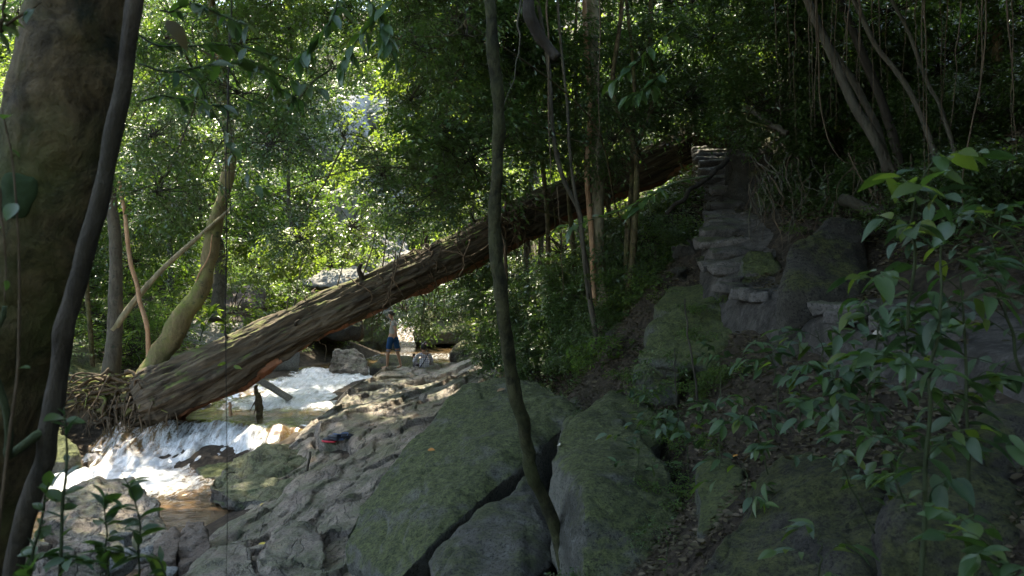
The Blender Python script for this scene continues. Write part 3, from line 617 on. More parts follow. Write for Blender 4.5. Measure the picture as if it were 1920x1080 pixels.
# hollow decayed underside
under = smooth(.35, 1.0, -np.sin(A)); groove -= under * .06 * (1 + fbm(np.stack([A * 3, S_ * 2, A * 0], -1), 3, 80))
R = rl[:, None] + groove
V3 = cl[:, None, :] + R[..., None] * (np.cos(A)[..., None] * ul[:, None, :] + np.sin(A)[..., None] * wl[:, None, :])
i_ = np.arange(nL - 1)[:, None] * nS; j_ = np.arange(nS)[None, :]; j2 = (j_ + 1) % nS
q = np.stack([i_ + j_, i_ + j2, i_ + nS + j2, i_ + nS + j_], -1).reshape(-1, 4)
lm = mesh_np('trunk', V3.reshape(-1, 3), q, M['log'])
uv = lm.uv_layers.new(name='UVMap'); li = np.empty(len(lm.loops), np.int32); lm.loops.foreach_get('vertex_index', li)
ringi = li // nS; sidei = li % nS
uvv = np.stack([1.2 * np.abs(sidei / nS - .5) * 2, arc[ringi] * .35], 1); uv.data.foreach_set('uv', uvv.ravel().astype(np.float32))
# two materials: bark and red exposed wood under it
lm.materials.append(M['log_under'])
fi = np.arange(len(q)); fs = A.ravel()[q[:, 0]]; nz_ = fbm(V3.reshape(-1, 3)[q[:, 0]] * 1.5, 3, 90)
mi = ((-np.sin(fs) + nz_ * .25) > .80).astype(np.int32); lm.polygons.foreach_set('material_index', mi)
child_world('trunk', lm, fallen)
def log_at(px):   # point and frame on the trunk nearest to a picture column
    k = int(np.argmin(np.abs(960 + cl[:, 0] / cl[:, 1] * F - px))); return k
# splintered lower end
rs = np.random.RandomState(5); acc = Acc()
for k in range(46):
    a = rs.uniform(0, 2 * math.pi); r = rs.uniform(.1, .52); p0 = cl[4] + r * (math.cos(a) * ul[4] + math.sin(a) * wl[4])
    L = rs.uniform(.15, .55); p1 = p0 - tl[2] * L + rs.normal(0, .05, 3)
    tube(acc, [p0, (p0 + p1) / 2 + rs.normal(0, .02, 3), p1], .05, .008, 5, 5)
child_world('splintered_end', acc.mesh('splintered_end', M['root']), fallen)
acc = Acc(); v = cl[3] + .5 * (np.cos(al)[:, None] * ul[3] + np.sin(al)[:, None] * wl[3]); 
acc.add(np.vstack([v, cl[3:4] + tl[3] * .1]), np.stack([np.arange(nS), np.full(nS, nS), (np.arange(nS) + 1) % nS], 1)); child_world('broken_face', acc.mesh('broken_face', M['log_under']), fallen)

for k, (px, a_, L) in enumerate([(452, 1.2, .35), (610, 2.0, .22), (690, 1.0, .5), (820, 1.7, .28), (905, 1.3, .6), (1010, 1.8, .4), (560, .3, .16), (1120, 1.4, .5)]):
    i = log_at(px); n_ = math.cos(a_) * ul[i] + math.sin(a_) * wl[i] * np.sign(wl[i][2]); p0 = cl[i] + n_ * rl[i] * .8; acc = Acc()
    r0 = .022 + .014 * (k % 3); L *= .6; tube(acc, [p0, p0 + n_ * (.25 * rl[i] + L * .5), p0 + n_ * (.25 * rl[i] + L) + tl[i] * .1], r0 * 1.6, r0 * .7, 9, 14, .02, k, .35)
    child_world('limb_stub', acc.mesh('limb_stub', M['root'] if k % 2 else M['bark_stem']), fallen)
# ------------------------------------------------------------------ leaves and crowns
LT = {  # templates: vertices (along, across, up), faces
 'small': (np.array([[0, 0, 0], [.42, -.5, .10], [1, 0, -.06], [.42, .5, .10]]), np.array([[0, 1, 2], [0, 2, 3]])),
 'mid': (np.array([[0, 0, 0], [.25, -.40, .10], [.62, -.42, .08], [1, 0, -.12], [.62, .42, .08], [.25, .40, .10], [.3, 0, .0], [.65, 0, .0]]),
         np.array([[0, 1, 6], [0, 6, 5], [1, 2, 7], [1, 7, 6], [6, 7, 4], [6, 4, 5], [2, 3, 7], [7, 3, 4]])),
}
def norm(v): return v / (np.linalg.norm(v, axis=-1, keepdims=True) + 1e-9)
def add_leaves(acc, pos, d, nrm, L, W, tpl='small'):
    d = norm(d); side = norm(np.cross(nrm, d)); up = np.cross(d, side)
    tv, tf = LT[tpl]
    L = np.broadcast_to(L, (len(pos),)); W = np.broadcast_to(W, (len(pos),))
    v = pos[:, None] + tv[None, :, 0:1] * L[:, None, None] * d[:, None] + tv[None, :, 1:2] * W[:, None, None] * side[:, None] + tv[None, :, 2:3] * W[:, None, None] * up[:, None]
    f = tf[None] + (np.arange(len(pos)) * len(tv))[:, None, None]
    acc.add(v.reshape(-1, 3), f.reshape(-1, tf.shape[1]))

def crown(seed, R=(1.6, 1.6, 1.1), clumps=22, twigs=22, tl=.55, ll=.095, lw=.045, sp=.055, droop=.35, flat=.5, tpl='small', cr=.35, branches=True, hang=0.0):
    """returns (leaf mesh acc, wood acc); local coordinates, trunk attaches at the origin's lower side"""
    r = np.random.RandomState(seed); la, wa = Acc(), Acc()
    dv = norm(r.normal(size=(clumps, 3))); rad_ = r.uniform(.35, 1, clumps) ** .6
    cc = dv * rad_[:, None] * np.array(R)
    T = clumps * twigs
    st = np.repeat(cc, twigs, 0) + r.normal(0, cr * .45, (T, 3)) * np.array([1, 1, .7])
    dr = norm(np.repeat(norm(cc) * np.array([1, 1, .4]), twigs, 0) * .6 + r.normal(size=(T, 3)) * np.array([.8, .8, .45]) + np.array([0, 0, -hang]))
    Lt = tl * r.uniform(.5, 1.2, T); n = int(tl / sp)
    k = np.arange(n)[None, :]; f = (k + .5) / n
    tt_ = f * Lt[:, None]
    pos = st[:, None] + dr[:, None] * tt_[..., None]; pos[..., 2] -= droop * (tt_ ** 2) / tl
    d2 = dr[:, None] + np.zeros((1, n, 1)); d2 = d2.copy(); d2[..., 2] -= 2 * droop * tt_ / tl; d2 = norm(d2)
    up = norm(np.array([0, 0, 1.]) + r.normal(0, flat * .5, (T, 1, 3))); side = norm(np.cross(d2, up)) * np.where(k % 2, 1, -1)[..., None]
    ld = norm(d2 * .55 + side * .8 + r.normal(0, .22, (T, n, 3)) + np.array([0, 0, -.22]))
    nr = norm(up + r.normal(0, flat, (T, n, 3)) * .7)
    keep = r.uniform(size=(T, n)) < .9
    LL = ll * r.uniform(.65, 1.25, (T, n)) 
    add_leaves(la, pos[keep], ld[keep], nr[keep], LL[keep], LL[keep] * lw / ll, tpl)
    # twigs
    for i in range(T):
        if i % 2: continue
        a = st[i]; b = st[i] + dr[i] * Lt[i] * .55 - np.array([0, 0, droop * (Lt[i] * .55) ** 2 / tl]); c = st[i] + dr[i] * Lt[i] - np.array([0, 0, droop * Lt[i] ** 2 / tl])
        v = []
        for p, rr in ((a, .006), (b, .004), (c, .002)):
            v += [p + np.array([rr, 0, 0]), p + np.array([-rr, rr, 0]), p + np.array([-rr, -rr, rr])]
        wa.add(np.array(v), np.array([[x, (x + 1) % 3, 3 + (x + 1) % 3, 3 + x] for x in range(3)] + [[3 + x, 3 + (x + 1) % 3, 6 + (x + 1) % 3, 6 + x] for x in range(3)]))
    if branches:
        base = np.array([0, 0, -R[2] * .35])
        for i in range(clumps):
            tube(wa, [base + r.normal(0, .04, 3), cc[i] * .45 + np.array([0, 0, -R[2] * .2]) + r.normal(0, .1, 3), cc[i]], .014, .006, 5, 7, .09, seed + i)
    return la, wa

CR = {}
def mkcrown(key, mat, **k):
    la, wa = crown(**k); CR[key] = (la.mesh('foliage', M[mat]), wa.mesh('branches', M['twig']))
mkcrown('fineA', 'leaf_mid', seed=1, clumps=26, twigs=18, ll=.125, lw=.058, sp=.06)
mkcrown('fineB', 'leaf_mid', seed=2, clumps=22, twigs=18, ll=.15, lw=.055, sp=.07, R=(1.8, 1.5, .9), droop=.6)
mkcrown('darkA', 'leaf_dark', seed=3, clumps=26, twigs=18, ll=.12, lw=.062, sp=.06, R=(1.6, 1.6, 1.2))
mkcrown('darkB', 'leaf_dark', seed=4, clumps=22, twigs=17, ll=.155, lw=.06, sp=.07, droop=.8, hang=.4, R=(1.5, 1.5, 1.3))
mkcrown('lightA', 'leaf_light', seed=5, clumps=20, twigs=17, ll=.14, lw=.068, sp=.07, droop=.3, R=(1.7, 1.7, 1.0))
mkcrown('lightB', 'leaf_light', seed=6, clumps=18, twigs=17, ll=.19, lw=.075, sp=.09, droop=.6, R=(1.6, 1.6, 1.1))
mkcrown('droop', 'leaf_mid', seed=7, clumps=14, twigs=12, ll=.17, lw=.05, sp=.085, droop=.7, hang=.7, tl=.5, R=(1.2, 1.2, .8), tpl='mid')
mkcrown('fern', 'leaf_fern', seed=8, clumps=14, twigs=16, tl=.6, ll=.07, lw=.022, sp=.018, droop=.25, flat=.12, R=(1.1, 1.1, .55))
mkcrown('herb', 'leaf_fern', seed=9, clumps=20, twigs=10, tl=.22, ll=.09, lw=.06, sp=.05, droop=.3, flat=.35, R=(.8, .8, .22), cr=.3, branches=False)
mkcrown('herbdark', 'leaf_dark', seed=10, clumps=20, twigs=10, tl=.22, ll=.09, lw=.06, sp=.05, droop=.3, flat=.4, R=(.8, .8, .25), cr=.3, branches=False)
mkcrown('sparse', 'leaf_mid', seed=11, clumps=9, twigs=9, tl=.5, ll=.12, lw=.05, sp=.07, droop=.3, R=(1.1, 1.1, .6), tpl='mid')
mkcrown('canopy', 'leaf_dark', seed=12, clumps=20, twigs=16, tl=.9, ll=.26, lw=.15, sp=.13, droop=.3, R=(2.6, 2.6, 1.0))
rs = np.random.RandomState(77)

def free_view(loc, scale, key):
    # clearings where the photograph shows open space before the steps, the people and the fallen trunk
    x, y, z = loc
    if y < 5 or key == 'canopy': return True
    px, py = 960 + x / y * F, 540 - (z - CZ) / y * F; r = 1.7 * scale * F / y
    if key in ('herb', 'herbdark'): r *= .45
    def near(x0, x1, y0, y1, k): return math.hypot(max(x0 - px, 0, px - x1), max(y0 - py, 0, py - y1)) < r * k
    if y < 20.5 and near(1318, 1412, 300, 520, .72): return False
    if y < 25 and near(690, 850, 605, 720, .85): return False
    if y < 18.4:
        for lx, ly in ((960, 425), (1000, 410), (1040, 392), (1075, 378), (1160, 345), (1225, 318), (1290, 290), (1350, 268)):
            if near(lx - 20, lx + 20, ly - 30, ly + 30, .42): return False
        for lx, ly in ((350, 722), (520, 640), (610, 598), (700, 552), (780, 515), (860, 475), (930, 440)):
            if near(lx - 20, lx + 20, ly - 30, ly + 30, .7): return False
    if y < 17.6 and math.hypot(px - 405, max(abs(py - 410) - 110, 0)) < r * .6: return False
    return True
def foliage(root, key, loc, scale, rz=None, sub=None):
    """crown = foliage with its branches as sub-part, copied meshes"""
    a, b = CR[key]
    if not free_view(loc, scale, key): return None
    l = (loc[0] - root.location[0], loc[1] - root.location[1], loc[2] - root.location[2])
    o = link('crown', a, root, l, (rs.uniform(-.25, .25), rs.uniform(-.25, .25), rs.uniform(0, 6.28) if rz is None else rz), scale)
    tag(link('branches', b, o), kind='stuff')
    return o

BARK = {}
def tree(name, label, cat, group, crowns, base=None, trunk_r=.06, bark='bark_grey', key='fineA', lean=.0, trunk=True):
    """crowns: list of (px,py,d,scale[,key]); trunk rises from terrain to the first crown"""
    cs = [(P(*c[:3]), c[3], c[4] if len(c) > 4 else key) for c in crowns]
    top = cs[0][0]
    bx_, by_ = (base if base is not None else (top[0] + rs.normal(0, .4), top[1] + rs.normal(0, .4)))
    bz = h1(bx_, by_)
    root = empty(name, (bx_, by_, bz), label, cat, group)
    if trunk and top[2] - bz > .5:
        acc = Acc(); mid = np.array([bx_, by_, bz]) * .5 + top * .5 + np.array([rs.normal(0, .15), rs.normal(0, .15), 0])
        tube(acc, [np.zeros(3) - [0, 0, .2], mid - [bx_, by_, bz], top - [bx_, by_, bz]], trunk_r, trunk_r * .4, 8, 14, .08, rs.randint(99), .15)
        for c, s_, k_ in cs[1:]:
            tube(acc, [mid - [bx_, by_, bz], (mid + c) / 2 - [bx_, by_, bz] + rs.normal(0, .1, 3), c - [bx_, by_, bz]], trunk_r * .5, .015, 6, 10, .06, rs.randint(99))
        link('trunk', acc.mesh('trunk', M[bark]), root)
    for c, s_, k_ in cs: foliage(root, k_, c, s_)
    return root

# ---- background: sunlit slope trees and bushes (world positions, so the wood goes on past the frame)
def slope_bush(x, y, key, scale, dz, label, group, tr=.05, name='jungle_tree', cat='tree', bark='bark_grey'):
    z = h1(x, y); root = empty(name, (x, y, z), label, cat, group)
    top = np.array([x + rs.normal(0, .3), y + rs.normal(0, .3), z + dz])
    if dz > 1.2:
        acc = Acc(); tube(acc, [[0, 0, -.2], [rs.normal(0, .2), rs.normal(0, .2), dz * .5], top - [x, y, z]], tr, tr * .5, 7, 10, .06, rs.randint(99), .1)
        link('trunk', acc.mesh('trunk', M[bark]), root)
    foliage(root, key, top, scale)
    return root

n = 0
LBL = {'lightA': 'sunlit yellow-green leafy bush on the far slope', 'lightB': 'pale green broad-leaved bush in the sun on the far slope', 'fineA': 'fine-leaved green forest tree on the slope behind the stream',
       'fineB': 'layered fine-leaved tree on the slope behind the stream', 'darkA': 'dense dark evergreen tree on the far slope', 'darkB': 'drooping dark-leaved tree on the far slope'}
for y in np.arange(31, 62, 3.0):
    for x in np.arange(-.8 * y, .8 * y, 3.1):
        xx, yy_ = x + rs.uniform(-1.3, 1.3), y + rs.uniform(-1.2, 1.2)
        if h1(xx, yy_) < 1.6 or rs.uniform() < .08: continue
        g = rs.uniform(); leftish = xx < 5
        key = rs.choice(['lightA', 'lightB', 'fineA', 'fineB', 'darkA'], p=[.3, .25, .2, .2, .05] if leftish else [.1, .1, .3, .2, .3])
        sc_ = rs.uniform(1.1, 1.9); dz = rs.choice([.8, 1.6, 3.2]) * sc_ * .7
        slope_bush(xx, yy_, key, sc_, dz, LBL[key], key + ' growth on the far slope', cat='bush' if dz < 1.2 else 'tree', name='slope_bush' if dz < 1.2 else 'jungle_tree')
# ---- left bank mid distance
for (x, y) in [(-9.5, 20), (-11, 22), (-13, 20), (-15, 22), (-12, 25), (-9.2, 26), (-10, 29), (-15, 27), (-18, 24), (-13, 30), (-17, 18), (-15, 17), (-20, 20), (-8.5, 30), (-12, 17.8), (-18, 15), (-20, 28), (-7.5, 33)]:
    key = rs.choice(['fern', 'lightA', 'fern', 'fineA'])
    slope_bush(x + rs.uniform(-.6, .6), y + rs.uniform(-.6, .6), key, rs.uniform(1.0, 1.5) * (1.2 if key == 'fern' else .8), rs.uniform(.6, 1.1), {'fern': 'feathery light green shrub layered flat on the left bank', 'lightA': 'sunlit yellow-green leafy bush on the left bank', 'fineA': 'fine-leaved green bush on the left bank'}[key], 'shrubs on the left bank', name='bank_shrub', cat='shrub')
# ---- trees whose crowns fill the upper picture: crowns are carried by limbs of trees rooted on the banks
def carried(base, H_, r, crowns, label, bark='bark_grey', lean=(0, 0), group=None, name='forest_tree'):
    bx_, by_ = base; bz = h1(bx_, by_); b0 = np.array([bx_, by_, bz])
    root = empty(name, b0, label, 'tree', group)
    top = np.array([lean[0], lean[1], H_]); acc = Acc()
    tr = [[0, 0, -.3], top * .33 + rs.normal(0, .12, 3), top * .66 + rs.normal(0, .15, 3), top]
    tube(acc, tr, r, r * .45, 10, 26, .1, rs.randint(99), .18)
    link('trunk', acc.mesh('trunk', M[bark]), root)
    tc = spline(tr, 40)
    done = []
    for c, s_, k_ in sorted(crowns, key=lambda c_: np.linalg.norm(np.array(c_[0]) - b0 - top * .6)):
        q = np.array(c) - b0; hd = np.hypot(q[0], q[1])
        zt = np.clip(q[2] - hd * .45, H_ * .25, H_ * .98); k = int(np.argmin(np.abs(tc[:, 2] - zt))); p = tc[k]
        if done:
            near_ = min(done, key=lambda e: np.linalg.norm(e - q))
            if np.linalg.norm(near_ - q) < .8 * np.linalg.norm(p - q): p = near_; hd = np.linalg.norm(near_ - q) * .8
        if name == 'unseen_shade_tree':
            w0, w1 = np.array(c), b0 + p; bad = np.linalg.norm(w0 - [0, 0, CZ]) < 4.8
            for u in np.linspace(0, 1, 14):
                s_p = w0 * (1 - u) + w1 * u; m_ = 3.0 * s_ if u == 0 else .6
                if u > 0 and np.linalg.norm(s_p - [0, 0, CZ]) < 1.6: bad = True
                if s_p[1] > -m_ * .5 and s_p[1] < 22 and abs(s_p[0]) < .66 * max(s_p[1], 0) + m_ and abs(s_p[2] - CZ) < .38 * max(s_p[1], 0) + m_: bad = True
            if bad: continue
        done.append(q)
        acc = Acc(); mid = p * .5 + q * .5 + np.array([rs.normal(0, .2), rs.normal(0, .2), hd * .06 + rs.normal(0, .15)])
        tube(acc, [p, p * .75 + mid * .25 + [0, 0, .05], mid, q], min(r * .4, .012 + hd * .006), .008, 6, 16, .12, rs.randint(99))
        link('branch', acc.mesh('branch', M['bark_dark'] if bark == 'bark_dark' else M['bark_grey']), root)
        foliage(root, k_, c, s_)
    return root

def assign(pts, keys, bases, minlen=0):
    out = {i: [] for i in range(len(bases))}
    for (px, py, d, s_) in pts:
        c = P(px, py, d); i = int(np.argmin([math.hypot(c[0] - b[0], c[1] - b[1]) for b in bases]))
        out[i].append((c, s_, rs.choice(keys)))
    return out
def jit(px, py, a, b, d0, d1, s0, s1): return (px + rs.uniform(-a, a), py + rs.uniform(-b, b), rs.uniform(d0, d1), rs.uniform(s0, s1))
# sunlit layer behind the fallen trunk
B1 = [(-16, 23), (-11.5, 27), (-8.8, 31.5), (-13, 18.2), (1.0, 25.5), (2.6, 31), (.4, 21.5), (-6, 37)]
L1 = ['tall slim tree with bright leaf sprays at the back of the ferny left bank', 'leaning light-leaved tree left of the pale flat boulder', 'bright leafy tree rising behind the pale flat boulder', 'slim tree with airy sprays nearest the root mass on the left bank',
      'light-crowned tree on the bank above the seated person', 'sunlit tree on the right slope far behind the fallen trunk', 'slim tree right behind the middle of the fallen trunk', 'sunlit tree at the head of the stream']
pts = []
for px in range(60, 1010, 82):
    for py in (-10, 75, 155, 235, 310, 385, 450):
        if 600 < px < 900 and 210 < py < 470 and rs.uniform() < .45: continue
        if px > 700 and py > 430: continue
        if 380 < px and rs.uniform() < .3: continue
        pts.append(jit(px, py, 45, 40, 20, 31, .65, 1.15))
pts += [(px, py, 31, 1.5) for px, py in ((480, 10), (540, 30), (600, 0), (660, 25), (720, 0), (770, 20), (420, 0), (1000, 0))]
for i, cs in assign(pts, ['fineA', 'fineB', 'lightA', 'lightB', 'fineA', 'fineB'], B1).items():
    if cs: carried(B1[i], max(max(c[0][2] for c in cs) - h1(*B1[i]), 4) + .3, .10, cs, L1[i], lean=(rs.uniform(-.6, .6), rs.uniform(-.6, .6)))
# nearer darker sprays over the fallen trunk, on long thin limbs
B2 = [(1.3, 16.2), (-9.4, 17.9), (1.9, 13.2)]
L2 = ['dark thin tree whose long limbs reach over the fallen trunk', 'thin tree with small dark leaves at the left end of the fallen trunk', 'thin dark tree among shrubs just left of the stone steps']
pts = [jit(px, py, 35, 25, 12, 16.5, .42, .66) for px, py in
       [(300, 240), (420, 60), (560, 130), (480, 250), (330, 120), (600, 320), (560, 430), (700, 60), (820, 90), (760, 190), (640, 240), (450, 370), (330, 360), (860, 240), (700, 330), (880, 40), (500, 20), (780, 330), (840, 330), (760, 20), (860, 160), (810, 400)]]
for i, cs in assign(pts, ['fineA', 'fineB', 'sparse', 'fineA'], B2).items():
    if cs: carried(B2[i], 6.5, .06, cs, L2[i], 'bark_dark')
B2b = [(1.95, 13.6), (-9.5, 9.5)]
L2b = ['young broad-leaved tree rooted behind the mossy boulders, its sprays over the gorge', 'young broad-leaved tree at the left edge of the pool']
pts = [jit(px, py, 30, 22, 7.5, 10.5, .34, .5) for px, py in [(290, 60), (360, 180), (300, 330), (450, 140), (520, 230), (640, 100), (760, 60), (860, 30), (380, 20)]]
for i, cs in assign(pts, ['sparse', 'droop', 'sparse', 'fineB'], B2b).items():
    if cs: carried(B2b[i], 6.0, .05, cs, L2b[i], 'bark_dark')
# dark crowns in the middle
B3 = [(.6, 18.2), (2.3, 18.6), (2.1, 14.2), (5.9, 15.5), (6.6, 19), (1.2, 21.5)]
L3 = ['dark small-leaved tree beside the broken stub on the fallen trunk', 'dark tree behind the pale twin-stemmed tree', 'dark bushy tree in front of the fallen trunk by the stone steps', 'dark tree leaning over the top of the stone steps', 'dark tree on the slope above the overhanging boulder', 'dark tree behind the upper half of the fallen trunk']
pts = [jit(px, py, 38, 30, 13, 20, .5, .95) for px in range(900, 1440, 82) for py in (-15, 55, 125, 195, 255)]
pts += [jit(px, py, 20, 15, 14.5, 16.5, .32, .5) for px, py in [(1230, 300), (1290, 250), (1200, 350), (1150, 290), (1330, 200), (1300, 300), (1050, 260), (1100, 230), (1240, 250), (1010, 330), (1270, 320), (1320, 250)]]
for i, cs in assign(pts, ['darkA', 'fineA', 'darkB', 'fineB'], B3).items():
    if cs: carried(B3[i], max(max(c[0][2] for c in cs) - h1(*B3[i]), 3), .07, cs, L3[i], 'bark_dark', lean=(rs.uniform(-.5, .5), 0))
# right: dark wall above the path
B4 = [(6.6, 11), (7.4, 14.5), (8.5, 10.5), (6.2, 8.4), (9, 13.5)]
L4 = ['dark tree behind the leaning grey stems above the footpath', 'dark tree uphill of the overhanging boulder', 'shaded tree high on the steep right bank', 'shaded tree nearest the footpath on the steep bank', 'dark tree at the crest of the steep right bank']
pts = [jit(px, py, 40, 30, 10.5, 16, .45, .8) for px in range(1410, 1960, 70) for py in (-20, 40, 105, 170, 235) if rs.uniform() < .9]
pts += [jit(px, py, 40, 30, 10.5, 13, .35, .5) for px in range(1480, 1960, 75) for py in (300, 370) if rs.uniform() < .8]
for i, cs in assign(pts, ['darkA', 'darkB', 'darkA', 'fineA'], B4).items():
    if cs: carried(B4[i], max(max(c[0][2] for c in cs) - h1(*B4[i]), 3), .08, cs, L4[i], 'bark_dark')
# bank below the log, terrain-following shrubs
for k in range(34):
    px, py = rs.uniform(780, 1290), rs.uniform(455, 640)
    if py > 640 - (px - 800) * .02 or py < 560 - (px - 880) * .35: continue
    d = np.interp(py, [455, 640], [19.5, 16.5]) - max(0, (px - 1050)) * .012
    x, y, _ = P(px, py, d)
    if h1(x, y) < 1.25 or px < 930: continue
    slope_bush(x, y, rs.choice(['darkA', 'fineA', 'herbdark', 'darkB', 'sparse']), rs.uniform(.45, .8), .35, 'dark green shrub on the shaded bank below the fallen trunk', 'shrubs on the shaded bank', name='bank_shrub', cat='shrub')
for (px, py, d, s_, k_) in [(860, 560, 23, .7, 'darkA'), (905, 590, 21, .55, 'darkB'), (835, 585, 26.5, .7, 'darkA'), (795, 572, 28, .7, 'darkB'), (885, 618, 24, .5, 'darkA'), (880, 520, 21, .7, 'fineA'), (950, 600, 19.5, .4, 'darkA'), (960, 560, 17.5, .6, 'darkA'), (1010, 590, 16.5, .5, 'darkB'), (1060, 540, 16, .6, 'fineA'), (1110, 600, 14.8, .5, 'darkA'), (1000, 500, 17.5, .7, 'fineA'), (930, 520, 19, .7, 'darkA'), (1210, 560, 13.5, .5, 'darkA'), (1190, 470, 14, .6, 'darkB'), (1260, 520, 12.5, .4, 'fineA'), (760, 560, 27, .9, 'fineA')]:
    c = P(px, py, d); root = empty('bank_shrub', (c[0], c[1], h1(c[0], c[1])), 'glossy dark shrub hanging over the stream edge below the fallen trunk', 'shrub', 'glossy shrubs at the stream edge')
    foliage(root, k_, c, s_)
for k in range(90):
    y = rs.uniform(5.0, 13); x = 4.15 + (y - 6) * .12 + rs.uniform(0, 1) ** 1.3 * 3.4
    slope_bush(x, y, rs.choice(['herbdark', 'sparse', 'darkA', 'herbdark']), rs.uniform(.3, .55), .15, 'low dark undergrowth plant on the steep bank by the footpath', 'undergrowth on the steep bank', name='undergrowth_plant', cat='plant')
for k in range(75):
    px, py = rs.uniform(930, 1320), rs.uniform(455, 680)
    if py > 690 - max(0, px - 1180) * .6: continue
    d = np.interp(py, [455, 680], [17.5, 13.6]) - max(0, (px - 1100)) * .009
    x, y, _ = P(px, py, d)
    if abs(x - np.interp(y, pc[:, 1], pc[:, 0])) < .8: continue
    z = h1(x, y) + .15; pyb = 540 - (z - CZ) / y * F
    if pyb > 700: continue
    slope_bush(x, y, rs.choice(['darkA', 'fineA', 'herb', 'sparse', 'herbdark', 'fineB']), rs.uniform(.26, .5), .2, 'small leafy shrub crowding the shaded bank between fallen trunk and boulders', 'small shrubs crowding the shaded bank', name='bank_shrub', cat='shrub')
# herbs beside the steps
for k in range(30):
    y = rs.uniform(11, 19.5); x0, z0, w, t_ = path_z(y); sd = -1 if rs.uniform() < .72 else 1
    off = rs.uniform(.75, 1.9) if sd < 0 else rs.uniform(.75, 1.1)
    slope_bush(x0 + sd * off, y, 'herb', rs.uniform(.45, .75), .08, 'patch of broad-leaved light herbs ' + ('left of' if sd < 0 else 'between the overhanging boulder and') + ' the stone steps', 'herbs beside the stone steps', name='herb_patch', cat='herbs')
for k in range(120):
    px, py = rs.uniform(1120, 1680), rs.uniform(590, 860)
    if py > 1240 - px * .32 or (1195 < px < 1400 and 570 < py < 690): continue
    d = np.interp(py, [560, 690, 860], [11.5, 9, 5.4]) - max(0, px - 1400) * .002; x, y, _ = P(px, py, d)
    if abs(x - np.interp(y, pc[:, 1], pc[:, 0])) < .6: continue
    slope_bush(x, y, rs.choice(['herbdark', 'sparse', 'herb', 'herb']), rs.uniform(.17, .36), .09, 'small dark-leaved herb growing among litter and rocks below the footpath', 'small herbs below the footpath', name='herb', cat='herb')
for (px, py, d, s_) in [(1205, 735, 8.7, .28), (1290, 722, 8.3, .3), (1330, 700, 8.4, .25), (1395, 690, 8.0, .28), (1300, 575, 9.7, .22), (1350, 560, 9.9, .2), (1180, 700, 9.2, .3), (1440, 560, 9.2, .2), (1430, 430, 11.5, .35), (1410, 410, 12.2, .35), (1250, 555, 11.3, .35), (1330, 545, 10.9, .2), (1100, 690, 13.5, .5), (1060, 680, 14.5, .4), (1160, 660, 13, .35), (1150, 720, 12, .35), (1080, 640, 15, .5), (1200, 560, 12.8, .4)]:
    c = P(px, py, d); root = empty('herb_patch', c, 'bright fresh herb clump among the boulders of the bank', 'herbs', 'herb clumps among the bank boulders'); foliage(root, 'herb', c, s_)

# ---- unseen canopy trees added for shade; their roof of leaves opens only over LIT
LIT = [(-7.4, 13.8, 1.1), (-6.2, 20.5, 1.6), (-5.3, 22.5, 1.5), (-8, 25.5, 2.6), (-4.6, 23, 1.0), (-9.5, 16.5, 1.0), (-3.2, 22.3, 1.2), (-5.2, 18.8, .7), (-3.5, 28, 2.0), (-3.4, 16.5, .2), (4.9, 19.6, .9), (4.1, 15, .4), (-2.4, 20, .6), (-9, 19.5, 1.0), (-11, 22, 1.5), (0, 22, 1.5), (2.5, 21.5, 1.5), (5, 22.5, 1.5)]  # sun patches: crowns of the added roof are left out over these
TB = [(-13.5, 11.5), (-15.5, 15), (9.5, 8), (10.5, 12.5), (-4, -3.5), (4.5, -3.5), (-11, 3), (7.5, 3)]
TL = ['tall unseen canopy tree added for shade on the left bank', 'tallest unseen canopy tree added for shade on the left bank', 'tall unseen canopy tree added for shade up the right slope', 'another unseen canopy tree added for shade up the right slope', 'tall unseen canopy tree added for shade behind the viewpoint', 'tall unseen canopy tree added for shade at the start of the footpath', 'tall unseen canopy tree added for shade by the near pool', 'tall unseen canopy tree added for shade on the right bank by the footpath']
cs = {i: [] for i in range(len(TB))}
for tx in np.arange(-11.5, 9, 1.7):
    for ty in np.arange(-1, 24, 1.75):
        x, y = tx + rs.uniform(-.4, .4), ty + rs.uniform(-.4, .4)
        if tx > -1.5 and ty > 13.2: continue
        if any(math.hypot(x - a_, y - b_) < r_ + .75 for a_, b_, r_ in LIT) or ty > 21.5 - max(0, -tx - 3) * .5: continue
        zt = max(h1(x, y), .5); hh = 10.5 + rs.uniform(-.7, 1.2)
        if x > 3.5: hh = 8.5
        c = np.array([x, y, zt]) + np.array([SD.x, SD.y, SD.z]) / SD.z * hh
        if c[2] < CZ + (c[1]) * .40 + 1.5: continue
        i = int(np.argmin([math.hypot(c[0] - b[0], c[1] - b[1]) for b in TB])); cs[i].append((c, rs.uniform(.8, 1.0), 'canopy'))
for tx in np.arange(-4.5, 4, 1.5):          # second added layer of the roof, keeps sun flecks off the boulders
    for ty in np.arange(4, 15, 1.5):
        x, y = tx + rs.uniform(-.4, .4), ty + rs.uniform(-.4, .4)
        if x < -2.5 and y > 13.2: continue
        c = np.array([x, y, 1.5]) + np.array([SD.x, SD.y, SD.z]) / SD.z * (12.8 + rs.uniform(-.7, .7))
        if c[2] < CZ + (c[1]) * .40 + 1.5: continue
        i = int(np.argmin([math.hypot(c[0] - b[0], c[1] - b[1]) for b in TB])); cs[i].append((c, rs.uniform(.8, 1.0), 'canopy'))
